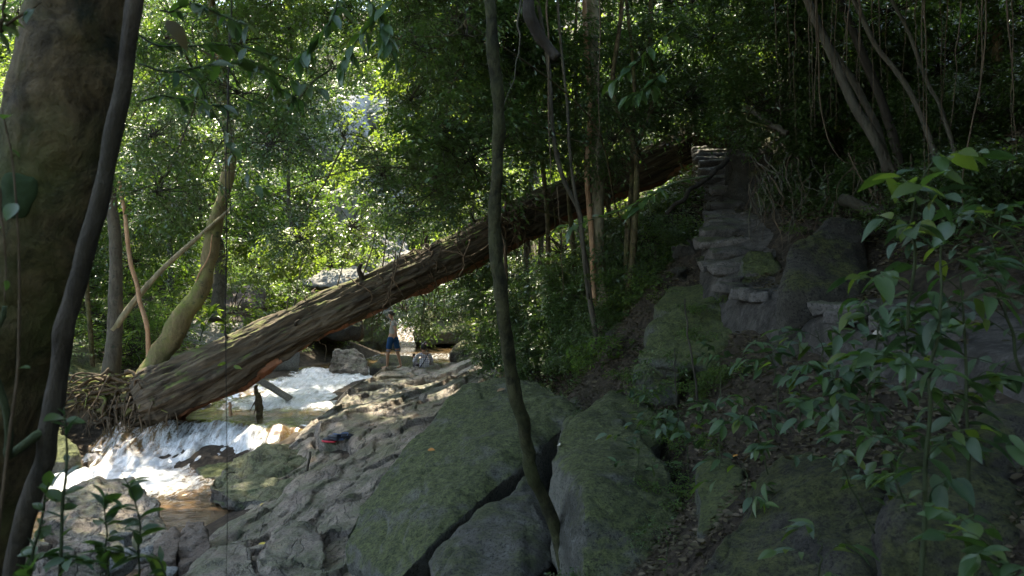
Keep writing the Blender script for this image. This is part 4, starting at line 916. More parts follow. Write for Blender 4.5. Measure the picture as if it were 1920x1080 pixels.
for x, y, z in [(rs.uniform(-9, 11), rs.uniform(-7, -2.5), rs.uniform(1.5, 9.5)) for _ in range(48)] + [(rs.uniform(6.5, 13), rs.uniform(-3, 5), rs.uniform(6, 12)) for _ in range(22)]:  # unseen wall of crowns added behind and right, to cut sky light
    i = int(np.argmin([math.hypot(x - b[0], y - b[1]) for b in TB]))
    if math.hypot(x, y) > 3.2: cs[i].append((np.array([x, y, max(z, h1(x, y) + 1)]), rs.uniform(.8, 1.1), 'canopy'))
for _ in range(40):  # more unseen crowns added overhead to darken the right side
    x, y = rs.uniform(1.5, 8.5), rs.uniform(-2, 8.5); z = max(CZ + .4 * max(y, 0) + rs.uniform(2.2, 3.4), h1(x, y) + 2)
    i = int(np.argmin([math.hypot(x - b[0], y - b[1]) for b in TB])); cs[i].append((np.array([x, y, z]), rs.uniform(.75, .95), 'canopy'))
for i, l in cs.items():
    if l: carried(TB[i], max(max(c[0][2] for c in l) - h1(*TB[i]), 5) , .3, l, TL[i], name='unseen_shade_tree')

# ---- ground cover that nobody could count
def scatter(n, xr, yr, seed, cond=None):
    r = np.random.RandomState(seed); x = r.uniform(*xr, n); y = r.uniform(*yr, n); z = H(x, y)
    k = np.ones(n, bool) if cond is None else cond(x, y, z); x, y, z = x[k], y[k], z[k]
    return np.stack([x, y, z], 1), r
def clumpy(x, y, s=1.0, seed=3): return vnoise(np.stack([x * s, y * s, x * 0], -1), seed)
def cover(name, label, mat, n, xr, yr, cond, L, hgt, seed, flat=.35, wr=.5, tpl='small', tilt=.4):
    p, r = scatter(n, xr, yr, seed, cond); m = len(p)
    p[:, 2] += r.uniform(0, 1, m) ** 1.5 * hgt + .02
    if name == 'leaf_litter':
        xc = np.interp(p[:, 1], pc[:, 1], pc[:, 0]); wc = np.interp(p[:, 1], pc[:, 1], wd); on = 1 - smooth(.7, 1.15, np.abs(p[:, 0] - xc) / wc)
        p[:, 2] += on * np.clip(H0(xc, p[:, 1]) * .55 - (p[:, 2] - .02) * .55 + .07, -.3, .5)
    a = r.uniform(0, 6.28, m); d = np.stack([np.cos(a), np.sin(a), r.normal(0, tilt, m)], 1); nr = norm(np.array([0, 0, 1.]) + r.normal(0, flat, (m, 3)))
    LL = L * r.uniform(.6, 1.3, m); acc = Acc(); add_leaves(acc, p, d, nr, LL, LL * wr, tpl)
    return tag(link(name, acc.mesh(name, M[mat])), label, kind='stuff')
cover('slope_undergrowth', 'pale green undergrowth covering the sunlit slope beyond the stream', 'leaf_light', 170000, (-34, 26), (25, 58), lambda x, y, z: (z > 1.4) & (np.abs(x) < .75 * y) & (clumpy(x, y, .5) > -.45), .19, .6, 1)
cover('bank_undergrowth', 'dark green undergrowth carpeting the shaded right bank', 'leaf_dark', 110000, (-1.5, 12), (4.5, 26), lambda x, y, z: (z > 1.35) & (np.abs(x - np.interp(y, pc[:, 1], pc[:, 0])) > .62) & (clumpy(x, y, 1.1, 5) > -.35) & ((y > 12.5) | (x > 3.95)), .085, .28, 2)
cover('left_bank_undergrowth', 'feathery green undergrowth carpeting the left bank', 'leaf_fern', 60000, (-24, -6), (16.5, 32), lambda x, y, z: (z > 1.15) & (clumpy(x, y, .9, 6) > -.2), .11, .4, 3, wr=.35)
cover('leaf_litter', 'brown dead leaves littering the soil by the footpath and between boulders', 'litter', 95000, (.2, 9), (2.2, 17), lambda x, y, z: (z > 1.0) & ((np.abs(x - np.interp(y, pc[:, 1], pc[:, 0])) > .55) | (clumpy(x, y, 3, 8) > .25)) & (clumpy(x, y, 1.3, 7) > -.5), .055, .02, 4, .5, .5, 'mid', .2)

for o in [o for o in C.objects if o.type == 'EMPTY' and not o.children and o.get('category') in ('tree', 'shrub', 'herbs', 'bush', 'plant', 'herb')]: bpy.data.objects.remove(o)
# ------------------------------------------------------------------ individual trunks, stems, lianas
def stem_thing(name, pix, r0, r1, mat, label, cat, group=None, sides=12, bump=.15, n=None, wob=.02, child='trunk', rfun=None, extra=None, bf=3.0):
    pts = [P(*p) for p in pix]; b = pts[-1]
    root = empty(name, b, label, cat, group)
    acc = Acc(); tube(acc, [p - b for p in pts], r0, r1, sides, n or 40, wob, rs.randint(99), bump, rfun, bf)
    link(child, acc.mesh(child, M[mat]), root)
    return root
def add_child(root, name, pix_or_pts, r0, r1, mat, sides=7, n=20, wob=.03, bump=.1, world=True):
    pts = [np.array(p, float) for p in pix_or_pts]; b = np.array(root.location); acc = Acc()
    tube(acc, [p - b for p in pts], r0, r1, sides, n, wob, rs.randint(99), bump)
    return link(name, acc.mesh(name, M[mat]), root)

# big foreground trunk, upper left
fg = stem_thing('foreground_tree', [(330, -1500, 2.1), (240, -800, 2.2), (175, -160, 2.25), (160, 0, 2.25), (110, 230, 2.25), (85, 400, 2.28), (40, 560, 2.32), (-15, 760, 2.38), (-60, 1000, 2.45), (-90, 1300, 2.5)], .135, .15, 'bark_dark',
                'thick dark leaning trunk with a green lichen disc, closest to the viewpoint', 'tree', sides=64, n=260, bump=.10, wob=.0, bf=7)
add_child(fg, 'root', [P(-60, 1000, 2.45), P(-80, 1500, 2.5), P(-100, 2000, 2.5)], .15, .2, 'bark_dark')
# lichen patch on it: thin irregular crust following the bark
bpy.context.view_layer.update()
M['lichen'] = flat_mat('lichen', (.022, .036, .014), .9, .2, .4, 60)
def on_bark(px, py, off):
    p = P(px, py, 1.0) - np.array([0, 0, CZ]); dr = Vector(p).normalized()
    hit, loc, nr, _, _, _ = sc.ray_cast(bpy.context.evaluated_depsgraph_get(), Vector((0, 0, CZ)), dr)
    return (np.array(loc) - np.array(dr) * off) if hit and loc.y < 3 else P(px, py, 2.15)
acc = Acc(); aa = np.linspace(0, 2 * math.pi, 28, endpoint=False); wv = 1 + .22 * vnoise(np.stack([np.cos(aa) * 2, np.sin(aa) * 2, aa * 0], 1), 4)
rings = [np.array([on_bark(32 + 36 * k * w_ * math.cos(t_), 362 + 46 * k * w_ * math.sin(t_), o_) for t_, w_ in zip(aa, wv)]) for k, o_ in ((1, .001), (.93, .005), (.5, .006))]
fcs = np.array([[r_i * 28 + j, r_i * 28 + (j + 1) % 28, (r_i + 1) * 28 + (j + 1) % 28, (r_i + 1) * 28 + j] for r_i in (0, 1) for j in range(28)])
acc.add(np.vstack(rings + [on_bark(34, 362, .006)[None]]) - np.array(fg.location), fcs, np.array([[56 + j, 56 + (j + 1) % 28, 84] for j in range(28)]))
link('lichen_patch', acc.mesh('lichen_patch', M['lichen']), fg)
st2 = stem_thing('thin_foreground_tree', [(330, -1300, 1.95), (285, -600, 2.0), (262, -120, 2.0), (252, 0, 2.0), (222, 200, 2.0), (188, 380, 2.0), (148, 520, 2.0), (118, 640, 2.0), (95, 800, 2.0), (62, 930, 2.0), (25, 1070, 2.0), (0, 1250, 2.0)], .0185, .025, 'bark_mid',
                 'thin dark stem crossing in front of the thick leaning trunk', 'tree', sides=20, n=130, bump=.12, wob=.004, bf=12)
add_child(st2, 'side_stem', [P(95, 800, 2.0), P(20, 860, 1.95), P(5, 700, 1.9), P(-10, 560, 1.85)], .012, .006, 'bark_green')
# slender crooked trunk in the middle
stem_thing('slender_tree', [(900, -900, 5.5), (905, -450, 5.5), (918, -60, 5.6), (922, 60, 5.6), (935, 250, 5.7), (930, 400, 5.8), (938, 560, 5.9), (958, 690, 6.1), (985, 820, 6.3), (1000, 890, 6.4), (1040, 990, 6.6), (1062, 1095, 6.6)], .036, .058, 'bark_slender',
           'slender crooked green-black trunk standing between the mossy boulders', 'tree', sides=20, n=170, bump=.16, wob=.012, bf=7)
# pale twin stem tree
pt = stem_thing('pale_tree', [(1108, -80, 14.8), (1112, 60, 14.6), (1118, 200, 14.4), (1122, 330, 14.2), (1120, 450, 14.0), (1128, 560, 13.9), (1126, 640, 13.8)], .10, .13, 'bark_pale', 'pale straight tree with a second stem fused to it, before the fallen trunk', 'tree', bump=.2, wob=.03)
add_child(pt, 'second_stem', [P(1094, -60, 14.5), P(1100, 120, 14.4), P(1106, 230, 14.2), P(1103, 330, 14.1), P(1112, 450, 13.85), P(1114, 560, 13.8), P(1112, 620, 13.8)], .045, .05, 'bark_orange')
add_child(pt, 'dangling_root', [P(1093, 230, 14.2), P(1098, 300, 14.2), P(1096, 350, 14.2)], .012, .008, 'liana')
stem_thing('crooked_stem', [(1000, -60, 13), (1030, 160, 13), (1050, 300, 13), (1082, 400, 13), (1096, 480, 12.9), (1108, 600, 12.9), (1115, 660, 12.8)], .03, .05, 'bark_grey', 'crooked grey stem just left of the pale straight tree', 'tree', wob=.05)
stem_thing('crooked_stem', [(1040, -60, 12.6), (1060, 190, 12.6), (1075, 330, 12.6), (1092, 420, 12.6), (1098, 560, 12.7)], .02, .03, 'bark_grey', 'thinner crooked grey stem crossing the pale straight tree’s left neighbour', 'tree', wob=.05)
# broken hanging branch at the top centre
hb = stem_thing('broken_branch', [(860, -500, 3.2), (930, -200, 3.2), (978, -60, 3.2), (992, 20, 3.2), (1012, 70, 3.2), (1045, 108, 3.2)], .026, .020, 'bark_stem', 'thick broken branch end hanging in at the top beside the slender trunk', 'branch', bump=.25, wob=.01, child='wood', bf=12)
# left cluster of trees on the root mass
lt = stem_thing('pale_mossy_tree', [(212, -60, 18), (208, 150, 17.8), (205, 330, 17.5), (214, 460, 17.3), (213, 600, 17.2), (208, 700, 17.1), (206, 790, 17)], .12, .17, 'bark_grey', 'straight greyish tree rooted on the tangled root mass', 'tree', bump=.2, wob=.04, rfun=lambda s: np.interp(s, [0, .6, .85, 1], [.10, .14, .20, .38]))
add_child(lt, 'limb', [P(212, 620, 17.1), P(255, 560, 17.2), P(300, 510, 17.3), P(350, 465, 17.4), P(392, 428, 17.4), P(440, 385, 17.6)], .075, .03, 'bark_pale')
mt = stem_thing('leaning_mossy_tree', [(380, -80, 18.6), (405, 60, 18.5), (425, 200, 18.4), (428, 310, 18), (405, 420, 17.7), (385, 520, 17.4), (348, 590, 17.2), (300, 670, 17), (268, 740, 16.9), (255, 800, 16.9)], .1, .3, 'bark_moss', 'leaning tree with yellow-green mossy bark next to the fallen trunk’s base', 'tree', bump=.2, wob=.05, n=90, rfun=lambda s: np.interp(s, [0, .3, .55, .8, 1], [.08, .13, .17, .25, .38]), sides=24)
add_child(mt, 'limb', [P(398, 100, 18.4), P(400, 160, 18.4), P(425, 225, 18.3), P(428, 300, 18.0)], .06, .03, 'bark_grey')
stem_thing('orange_stem', [(225, 340, 17), (238, 430, 17), (247, 500, 17), (262, 560, 16.9), (275, 620, 16.9), (276, 690, 16.9)], .04, .055, 'bark_orange', 'thin orange-brown bare stem between the two trees on the root mass', 'tree', wob=.03)
stem_thing('grey_stem', [(405, 440, 22), (412, 520, 22), (408, 600, 21.5)], .14, .2, 'bark_grey', 'fluted grey trunk behind the leaning mossy tree', 'tree', bump=.3, wob=.05)
stem_thing('orange_stem', [(352, 590, 17.5), (362, 540, 17.3), (390, 480, 17.2), (398, 440, 17.2)][::-1], .012, .018, 'bark_orange', 'hair-thin pale root hanging along the leaning mossy tree', 'hanging root', wob=.03, child='stem')
# root mass: horizontal and dangling roots, each one object
rm = empty('root_mass', P(215, 780, 16.6), 'tangled mass of horizontal and dangling roots at the waterfall’s left side', 'roots')
r_ = np.random.RandomState(12)
acc = Acc()
for k in range(60):
    a = P(r_.uniform(190, 270), r_.uniform(690, 790), r_.uniform(16.3, 17)); side = -1 if r_.uniform() < .7 else 1
    b = P(a[0] * 0 + r_.uniform(60, 200) if side < 0 else r_.uniform(260, 345), r_.uniform(715, 800), r_.uniform(15.9, 16.8))
    m = (a + b) / 2 + r_.normal(0, .12, 3) + [0, 0, .1]
    acc = Acc(); tube(acc, [a - np.array(rm.location), m - np.array(rm.location), b - np.array(rm.location)], r_.uniform(.02, .055), .008, 6, 20, .16, k, .2)
    link('root', acc.mesh('root', M['root'] if k % 3 else M['bark_moss']), rm)
for k in range(75):
    px = r_.uniform(95, 330); a = P(px, r_.uniform(740, 800), r_.uniform(15.9, 16.6)); L = r_.uniform(.4, 1.15) * (1 if 170 < px < 290 else .7)
    loc = np.array(rm.location); acc = Acc(); tube(acc, [a - loc, a - loc + [r_.normal(0, .06), r_.normal(0, .05), -L * .5], a - loc + [r_.normal(0, .08), r_.normal(0, .06), -L]], r_.uniform(.008, .03), .005, 5, 10, .05, k)
    link('dangling_root', acc.mesh('dangling_root', M['root'] if k % 3 else M['liana']), rm)
me = make_rock_mesh('soil_lump', [ext([(60, 760, 16.9), (90, 735, 17.2), (200, 735, 17), (330, 745, 17), (300, 800, 16.7), (180, 812, 16.5), (80, 800, 16.6)], .8, .2)], M['root'], .05, .12, 2.5, 7, 2)
child_world('soil_lump', me, rm)

# hanging roots / lianas top right and elsewhere
def liana(px, y0, y1, d, r, mat='liana', drift=0, label='', group='hanging aerial roots over the footpath', wob=.014, name='aerial_root', cat='hanging root', mid=None):
    pts = [P(px, y0, d)] + ([P(*m) for m in mid] if mid else [P(px + drift * .5 + rs.uniform(-4, 4), (y0 + y1) / 2, d)]) + [P(px + drift, y1, d)]
    b = pts[0]; acc = Acc(); tube(acc, [p - b for p in pts], r, r * .3, 6, 40, wob, rs.randint(99), .2)
    o = link(name, acc.mesh(name, M[mat]), None, b); return tag(o, label, cat, group)
for px, y0, y1, d, dr in [(1455, -30, 195, 7.5, 6), (1515, -30, 160, 7.5, 3), (1522, 60, 205, 7.4, 5), (1527, 40, 210, 8, 3), (1588, -30, 135, 7, -4), (1594, -30, 120, 7, -2), (1607, -30, 150, 7, 3), (1612, 20, 150, 7.5, 0),
                      (1645, -30, 150, 7, 4), (1570, 90, 200, 8.5, 0), (1494, 120, 230, 9, 2), (1728, -30, 300, 7, 8), (1734, 100, 400, 6.8, 10), (1718, 40, 210, 7.4, 2), (1806, 60, 220, 6.2, -30), (1843, -30, 170, 6.2, -5), (1838, -30, 130, 6.2, -10), (1885, -30, 250, 5.8, 25), (1700, 30, 240, 8, -3), (1780, 60, 190, 8, -8), (1392, 225, 300, 13, 3), (1405, 235, 350, 13, 1), (1412, 230, 360, 13.2, 2), (1560, 60, 170, 8, 2), (1633, 80, 190, 8.2, 0), (1662, 20, 170, 8.8, 3), (1540, 20, 120, 8.8, 3), (1475, 30, 150, 8.8, 2), (1902, 60, 300, 6, -10), (1765, 20, 300, 8, 6)]:
    liana(px, min(y0, -40) if px > 1430 else y0, y1 + rs.uniform(0, 60), d, rs.uniform(.0045, .009), 'liana', dr + rs.uniform(-6, 6), 'one of the straight thin brown aerial roots hanging in a curtain above the footpath')
liana(1850, -40, 400, 6.0, .008, drift=-47, label='long brown aerial root bending down past the right end of the curtain', mid=[(1843, 120, 6), (1815, 250, 6), (1805, 330, 6)])
liana(1530, -40, 300, 8.4, .008, drift=105, label='thin liana sagging in a loop below the leaning grey stems', mid=[(1536, 160, 8.4), (1552, 260, 8.4), (1580, 302, 8.3), (1620, 305, 8.3)], group='sagging lianas')
liana(430, 60, 1095, 3.2, .0035, 'liana_dark', -3, 'hair-thin dark vine hanging straight past the waterfall', None, .01, 'hanging_vine', 'vine')
liana(437, -30, 560, 3.3, .003, 'liana_dark', -3, 'shorter thin dark vine twisted next to the longest hanging one', None, .015, 'hanging_vine', 'vine')
liana(1122, -30, 330, 7.0, .007, 'liana', -3, 'straight pale vine hanging in front of the pale straight tree', None, .02, 'hanging_vine', 'vine')
liana(1027, -30, 350, 7.5, .013, 'liana', 4, 'thicker brown vine hanging just right of the slender trunk', None, .015, 'hanging_vine', 'vine')
liana(1045, 350, 560, 12.5, .012, 'liana', 10, 'thin reddish vine reaching down into the shaded shrubs', None, .02, 'hanging_vine', 'vine')
liana(980, -30, 210, 7, .012, 'bark_grey', -40, 'curving grey vine meeting the slender trunk from above', None, .02, 'hanging_vine', 'vine', mid=[(972, 60, 7), (965, 130, 7)])
# vines tangled on the fallen trunk
for k in range(44):
    px = rs.choice([rs.uniform(925, 985), rs.uniform(760, 960), rs.uniform(980, 1220), rs.uniform(600, 800)], p=[.4, .3, .2, .1]); i = log_at(px)
    a0 = rs.uniform(.5, 1.6); a1 = a0 - rs.uniform(1.2, 3.2)
    aa = np.linspace(a0, a1, 7); off = np.cumsum(rs.normal(0, .09, 7)); R_ = rl[i] + .05
    pts = [cl[i] + tl[i] * o_ + (R_ + (0 if j < 6 else .1)) * (-math.cos(a) * ul[i] * np.sign(ul[i][1]) + math.sin(a) * wl[i]) for j, (a, o_) in enumerate(zip(aa, off))]
    pts.append(pts[-1] + np.array([rs.normal(0, .12), -.05, -rs.uniform(.1, .7)]))
    b = pts[0]; acc = Acc(); tube(acc, [p - b for p in pts], rs.uniform(.01, .026), .006, 6, 40, .08, k, .2)
    tag(link('clinging_vine', acc.mesh('clinging_vine', M['liana']), None, b), 'one of the dry brown vines gripping the fallen trunk', 'vine', 'dry vines gripping the fallen trunk')
stem_thing('hanging_root_bundle', [(938, 290, 17.6), (942, 380, 17.6), (936, 470, 17.5), (944, 560, 17.3), (950, 640, 17)], .05, .03, 'liana', 'knotted bundle of dry roots dropping from the fallen trunk behind the slender trunk', 'roots', bump=.5, wob=.15, child='root')
for (a, b_, c_) in [((830, 470), (880, 478), (930, 450)), ((745, 480), (733, 540), (720, 580)), ((880, 450), (872, 480), (865, 520))]:
    pts = [P(a[0], a[1], 17.3), P(b_[0], b_[1], 17.2), P(c_[0], c_[1], 17.3)]; acc = Acc(); tube(acc, [p - pts[0] for p in pts], .022, .015, 6, 20, .05, 4)
    tag(link('clinging_vine', acc.mesh('clinging_vine', M['liana']), None, pts[0]), 'one of the dry brown vines gripping the fallen trunk', 'vine', 'dry vines gripping the fallen trunk')
# dead bare twigs hanging off the trunk over the standing person
dt = empty('dead_twig', P(735, 560, 17.2), 'bare forked dead twig dangling from the trunk above the standing person', 'twig')
for pp in [[(742, 470), (735, 520), (731, 560), (733, 600)], [(731, 560), (715, 565), (708, 572)], [(733, 520), (750, 545), (757, 560)], [(731, 562), (745, 560)]]:
    add_child(dt, 'twig', [P(x, y, 17.0) for x, y in pp], .014, .006, 'liana', 5, 10, .02)
# leaning grey stems upper right
for k, (pix, r) in enumerate([([(1490, -60, 9.6), (1520, 20, 9.5), (1562, 110, 9.3), (1600, 190, 9.1), (1640, 265, 9), (1668, 325, 9)], .055), ([(1490, -60, 9.8), (1555, 80, 9.6), (1605, 160, 9.4), (1640, 230, 9.2), (1660, 290, 9), (1680, 335, 9)], .045), ([(1550, -60, 10), (1600, 60, 10), (1650, 180, 9.8), (1675, 260, 9.6), (1690, 330, 9.4)], .06),
                              ([(1570, -60, 9), (1640, 80, 9), (1700, 170, 8.8), (1740, 250, 8.6), (1760, 330, 8.4)], .035), ([(1640, -60, 9), (1700, 60, 9), (1740, 160, 8.8), (1770, 220, 8.6), (1800, 330, 8.4)], .025), ([(1400, 200, 12), (1440, 230, 11.6), (1475, 250, 11.3)], .045)]):
    stem_thing('leaning_tree', pix, r * .8, r, 'bark_stem' if k == 2 else 'bark_grey', ['upper one of the paired grey leaning stems over the footpath bank', 'lower one of the paired grey leaning stems over the footpath bank', 'darkest thick leaning stem behind the paired grey ones', 'thin leaning stem right of the paired grey ones', 'thinnest leaning stem, farthest right of the leaning group', 'short leaning branch above the overhanging boulder'][k], 'tree', None, wob=.02)
stem_thing('fallen_branch', [(1250, 400, 13), (1280, 372, 13.2), (1310, 345, 13.6), (1345, 320, 14), (1365, 300, 14.2)], .035, .05, 'bark_stem', 'dark curved branch slanting across the left edge of the stone steps', 'branch', wob=.04, child='wood')
stem_thing('decayed_log', [(1580, 375, 8.6), (1640, 395, 8.2), (1720, 408, 8), (1800, 400, 8)], .05, .06, 'liana_dark', 'black decayed log lying above the dark rounded boulder', 'log', wob=.05, child='wood', bump=.4)
# exposed dry roots on the bank above boulder
db = empty('exposed_roots', P(1520, 340, 8.9), 'dry exposed tree roots spilling over the earth bank above the dark rounded boulder', 'roots')
for k in range(80):
    px, py = r_.uniform(1400, 1760), r_.uniform(285, 380); x2 = px + r_.uniform(-40, 60); y2 = py + r_.uniform(50, 110)
    add_child(db, 'root', [P(px, py, 9.2), P((px + x2) / 2 + r_.uniform(-12, 12), (py + y2) / 2, 8.8), P(x2, y2, 8.5)], r_.uniform(.004, .011), .002, 'liana' if k % 2 else 'bark_grey', 5, 14, .04)
# small straight saplings growing from the top of the log and before it
for k, (x, y0, y1) in enumerate([(765, 330, 515), (700, 420, 530), (735, 400, 505), (575, 470, 590), (560, 545, 640), (590, 560, 625), (905, 330, 460), (800, 430, 500), (650, 480, 560)]):
    i = log_at(x); b = cl[i] + wl[i] * rl[i] * np.sign(wl[i][2]); d = b[1]
    top = P(x + rs.uniform(-6, 6), y0, d); root = empty('sprout', b, 'thin leafy sprout growing out of the top of the fallen trunk', 'sapling', 'sprouts on the fallen trunk')
    acc = Acc(); tube(acc, [[0, 0, -.05], (top - b) * .5 + rs.normal(0, .05, 3), top - b], .018, .008, 5, 12, .03, k); link('stem', acc.mesh('stem', M['bark_grey']), root)
    foliage(root, 'sparse', top, .33)

# ------------------------------------------------------------------ plants whose leaves can be picked apart
def leaf_mesh(seed, curl=.25, wr=.42, n=7, serr=0.0):
    """pointed leaf of length 1 along +X, folded along the midrib and arched"""
    t = np.linspace(0, 1, n); w = np.sin(np.pi * t ** .8) ** .85 * wr / 2 * (1 + .04 * np.sin(t * 40)); w[0] = .012; w[-1] = .004
    zc_ = .10 * t - curl * t ** 2; L = np.stack([t, w, zc_ + w * .35], 1); Rr = np.stack([t, -w, zc_ + w * .35], 1); Cc = np.stack([t, 0 * t, zc_], 1)
    v = np.vstack([L, Cc, Rr]); i = np.arange(n - 1)
    f = np.vstack([np.stack([i, n + i, n + i + 1, i + 1], 1), np.stack([n + i, 2 * n + i, 2 * n + i + 1, n + i + 1], 1)])
    return v, f
LM = {}
for key, mat, curl, wr in [('broadA', 'leaf_big', .25, .44), ('broadB', 'leaf_big', .1, .4), ('blueA', 'leaf_blue', .2, .36), ('blueB', 'leaf_blue', .35, .42), ('bright', 'leaf_light', .25, .4), ('roundA', 'leaf_dark', .15, .6), ('longA', 'leaf_mid', .35, .28), ('brightdark', 'leaf_mid', .2, .42), ('curlA', 'leaf_big', .55, .36), ('curlB', 'leaf_blue', .02, .5), ('narrow', 'leaf_big', .3, .27)]:
    v, f = leaf_mesh(0, curl, wr); LM[key] = mesh_np('leaf', v, f, M[mat])
def put_leaf(root, key, base, d, size, roll=0):
    d = Vector(d).normalized(); q = d.to_track_quat('X', 'Z') @ Matrix.Rotation(roll, 3, 'X').to_quaternion()
    o = bpy.data.objects.new('leaf', LM[key]); C.objects.link(o); o.parent = root
    o.location = Vector(base) - root.location; o.rotation_mode = 'QUATERNION'; o.rotation_quaternion = q; o.scale = (size,) * 3
    return o
def sapling(label, stem_pix, r, leaf_keys, nleaf, size, seed, side_twigs=6, tw_len=.22, name='sapling', cat='sapling', bark='bark_green', group=None, t0=.15, droop=.15, bright=.08):
    rr = np.random.RandomState(seed); pts = [P(*p) for p in stem_pix]; b = pts[0]
    root = empty(name, b, label, cat, group); acc = Acc()
    c = tube(acc, [p - b for p in pts], r, r * .45, 8, 40, .01, seed, .1); link('stem', acc.mesh('stem', M[bark]), root)
    spots = []
    for k in range(side_twigs):
        t = rr.uniform(t0, 1); i = int(t * 39); a = rr.uniform(0, 6.28); dv = np.array([math.cos(a), math.sin(a) * .8, rr.uniform(.1, .5)]); L = tw_len * rr.uniform(.6, 1.3)
        e = c[i] + dv * L; m = (c[i] + e) / 2 + [0, 0, .03]; acc = Acc(); tube(acc, [c[i], m, e], r * .3, r * .12, 5, 8); link('twig', acc.mesh('twig', M[bark]), root)
        tw = spline([c[i], m, e], 8)
        for j in range(2, 8):
            sd = np.array([-dv[1], dv[0], 0]) * (1 if j % 2 else -1); spots.append((tw[j], dv * .5 + sd * .8 if j < 7 else dv))
    while len(spots) < nleaf:
        t = rr.uniform(t0, 1); i = int(t * 39); a = rr.uniform(0, 6.28); spots.append((c[i], np.array([math.cos(a), math.sin(a), .2])))
    rr.shuffle(spots)
    for p, dv in spots[:nleaf]:
        d = dv / (np.linalg.norm(dv) + 1e-6) + rr.normal(0, .32, 3); d[2] -= droop + abs(rr.normal(0, .35)); d[1] -= abs(rr.normal(0, .3))
        key = 'bright' if rr.uniform() < bright else rr.choice(leaf_keys)
        put_leaf(root, key, p + b, d, size * 1.25 * rr.uniform(.6, 1.2), rr.uniform(-.7, .7))
    return root
K1 = ['broadA', 'blueA', 'broadB', 'blueB', 'brightdark', 'curlA', 'curlB', 'narrow']
sapling('tall broad-leaved sapling with a forked straight green stem at the right', [(1726, 1120, 2.5), (1732, 900, 2.5), (1745, 760, 2.5), (1752, 640, 2.55), (1765, 540, 2.6), (1760, 430, 2.7)], .0085, K1, 90, .085, 1, 13, .26)
sapling('second green-stemmed sapling, right of the forked one', [(1830, 1120, 2.6), (1820, 920, 2.6), (1812, 760, 2.6), (1806, 640, 2.65), (1800, 520, 2.7)], .0075, K1, 80, .08, 2, 12, .24)
sapling('sapling with the bright lime leaves at its tip above the footpath', [(1700, 620, 2.5), (1720, 500, 2.5), (1712, 420, 2.45), (1722, 350, 2.4), (1760, 285, 2.35)], .006, ['brightdark', 'broadA', 'bright', 'blueA'], 46, .085, 3, 7, .2, bright=.3)
sapling('leafy shrub in front of the dark bank at the far right', [(1930, 760, 2.8), (1900, 640, 2.8), (1880, 540, 2.8), (1860, 440, 2.9)], .007, ['blueA', 'broadA', 'blueB'], 90, .065, 4, 14, .28)
sapling('arching leafy shoot right of the lime-tipped sapling', [(1960, 560, 2.9), (1900, 450, 2.9), (1850, 420, 2.9), (1800, 400, 2.9)], .006, ['blueA', 'broadA', 'blueB'], 60, .06, 5, 10, .25)
sapling('low sapling with long pointed leaves at the bottom right', [(1900, 1120, 2.0), (1880, 1050, 2.0), (1860, 1010, 2.0)], .005, ['broadA', 'broadB', 'brightdark'], 34, .07, 6, 6, .16)
sapling('seedling with narrow bright leaves at the foot of the dark moss-streaked boulder', [(1540, 1120, 2.6), (1536, 1050, 2.6), (1540, 1000, 2.6)], .004, ['brightdark', 'longA', 'blueA'], 20, .075, 7, 4, .12)
sapling('small round-leaved seedling between boulder and forked sapling', [(1640, 1000, 3.2), (1600, 920, 3.2), (1580, 880, 3.2), (1560, 850, 3.2)], .004, ['roundA', 'blueA'], 40, .055, 8, 8, .2)
sapling('sprig with small rounded leaves left of the forked sapling', [(1700, 960, 3.0), (1670, 870, 3.0), (1650, 830, 3.0)], .004, ['roundA', 'blueA', 'broadB'], 40, .055, 9, 8, .22)
K2 = ['blueA', 'broadA', 'blueB', 'longA', 'brightdark', 'curlA', 'curlB', 'narrow']
SB = [((1500, 760), (1480, 690), 4.6, 50, .085), ((1560, 800), (1560, 700), 4.2, 60, .09), ((1620, 760), (1630, 660), 4.0, 60, .09), ((1440, 860), (1400, 780), 4.8, 50, .085), ((1350, 850), (1330, 770), 5.6, 40, .09), ((1290, 850), (1270, 770), 6.0, 40, .09), ((1460, 740), (1440, 660), 5.4, 36, .09), ((1700, 700), (1690, 600), 3.6, 60, .085), ((1540, 690), (1530, 620), 5.0, 40, .09), ((1190, 880), (1200, 800), 6.6, 30, .08), ((1350, 720), (1340, 660), 7.0, 30, .08), ((1640, 640), (1650, 560), 3.8, 50, .09), ((1580, 880), (1600, 800), 3.9, 30, .08), ((1240, 800), (1215, 740), 7.4, 26, .08), ((1400, 930), (1390, 870), 4.6, 26, .09)]
SBL = ['seedling clump with long blue-green leaves under the path edge', 'leafy seedling above the litter, left of the forked sapling', 'leafy seedling hiding the middle of the footpath edge', 'glossy seedling beside the litter slope', 'glossy seedling standing on the flat litter rock', 'low glossy seedling left of the one on the flat litter rock', 'seedling near the fist-shaped rock', 'bushy seedling directly left of the forked stem, hiding the footpath', 'seedling at the undercut brown rock', 'lowest seedling on the flat grey rock behind the mossy block',
       'seedling below the broad bright-mossed boulder', 'seedling poking up in front of the footpath', 'small seedling above the dark moss-streaked boulder', 'seedling at the back corner of the mossy block', 'seedling with hanging leaves by the small yellow-green rock']
for k, (a, b_, d, n, s_) in enumerate(SB):
    sapling(SBL[k], [(a[0], a[1] + 30, d), ((a[0] + b_[0]) / 2 + 6, (a[1] + b_[1]) / 2, d), (b_[0], b_[1], d)], .005, K2, n, s_, 20 + k, 7, .24, 'seedling', 'seedling')
stem_thing('bare_sapling', [(1284, 560, 6.2), (1290, 620, 6.2), (1300, 690, 6.2), (1318, 800, 6.2)], .006, .009, 'liana_dark', 'thin bare dark sapling stem in front of the pointed grey slab', 'sapling', wob=.01, child='stem')
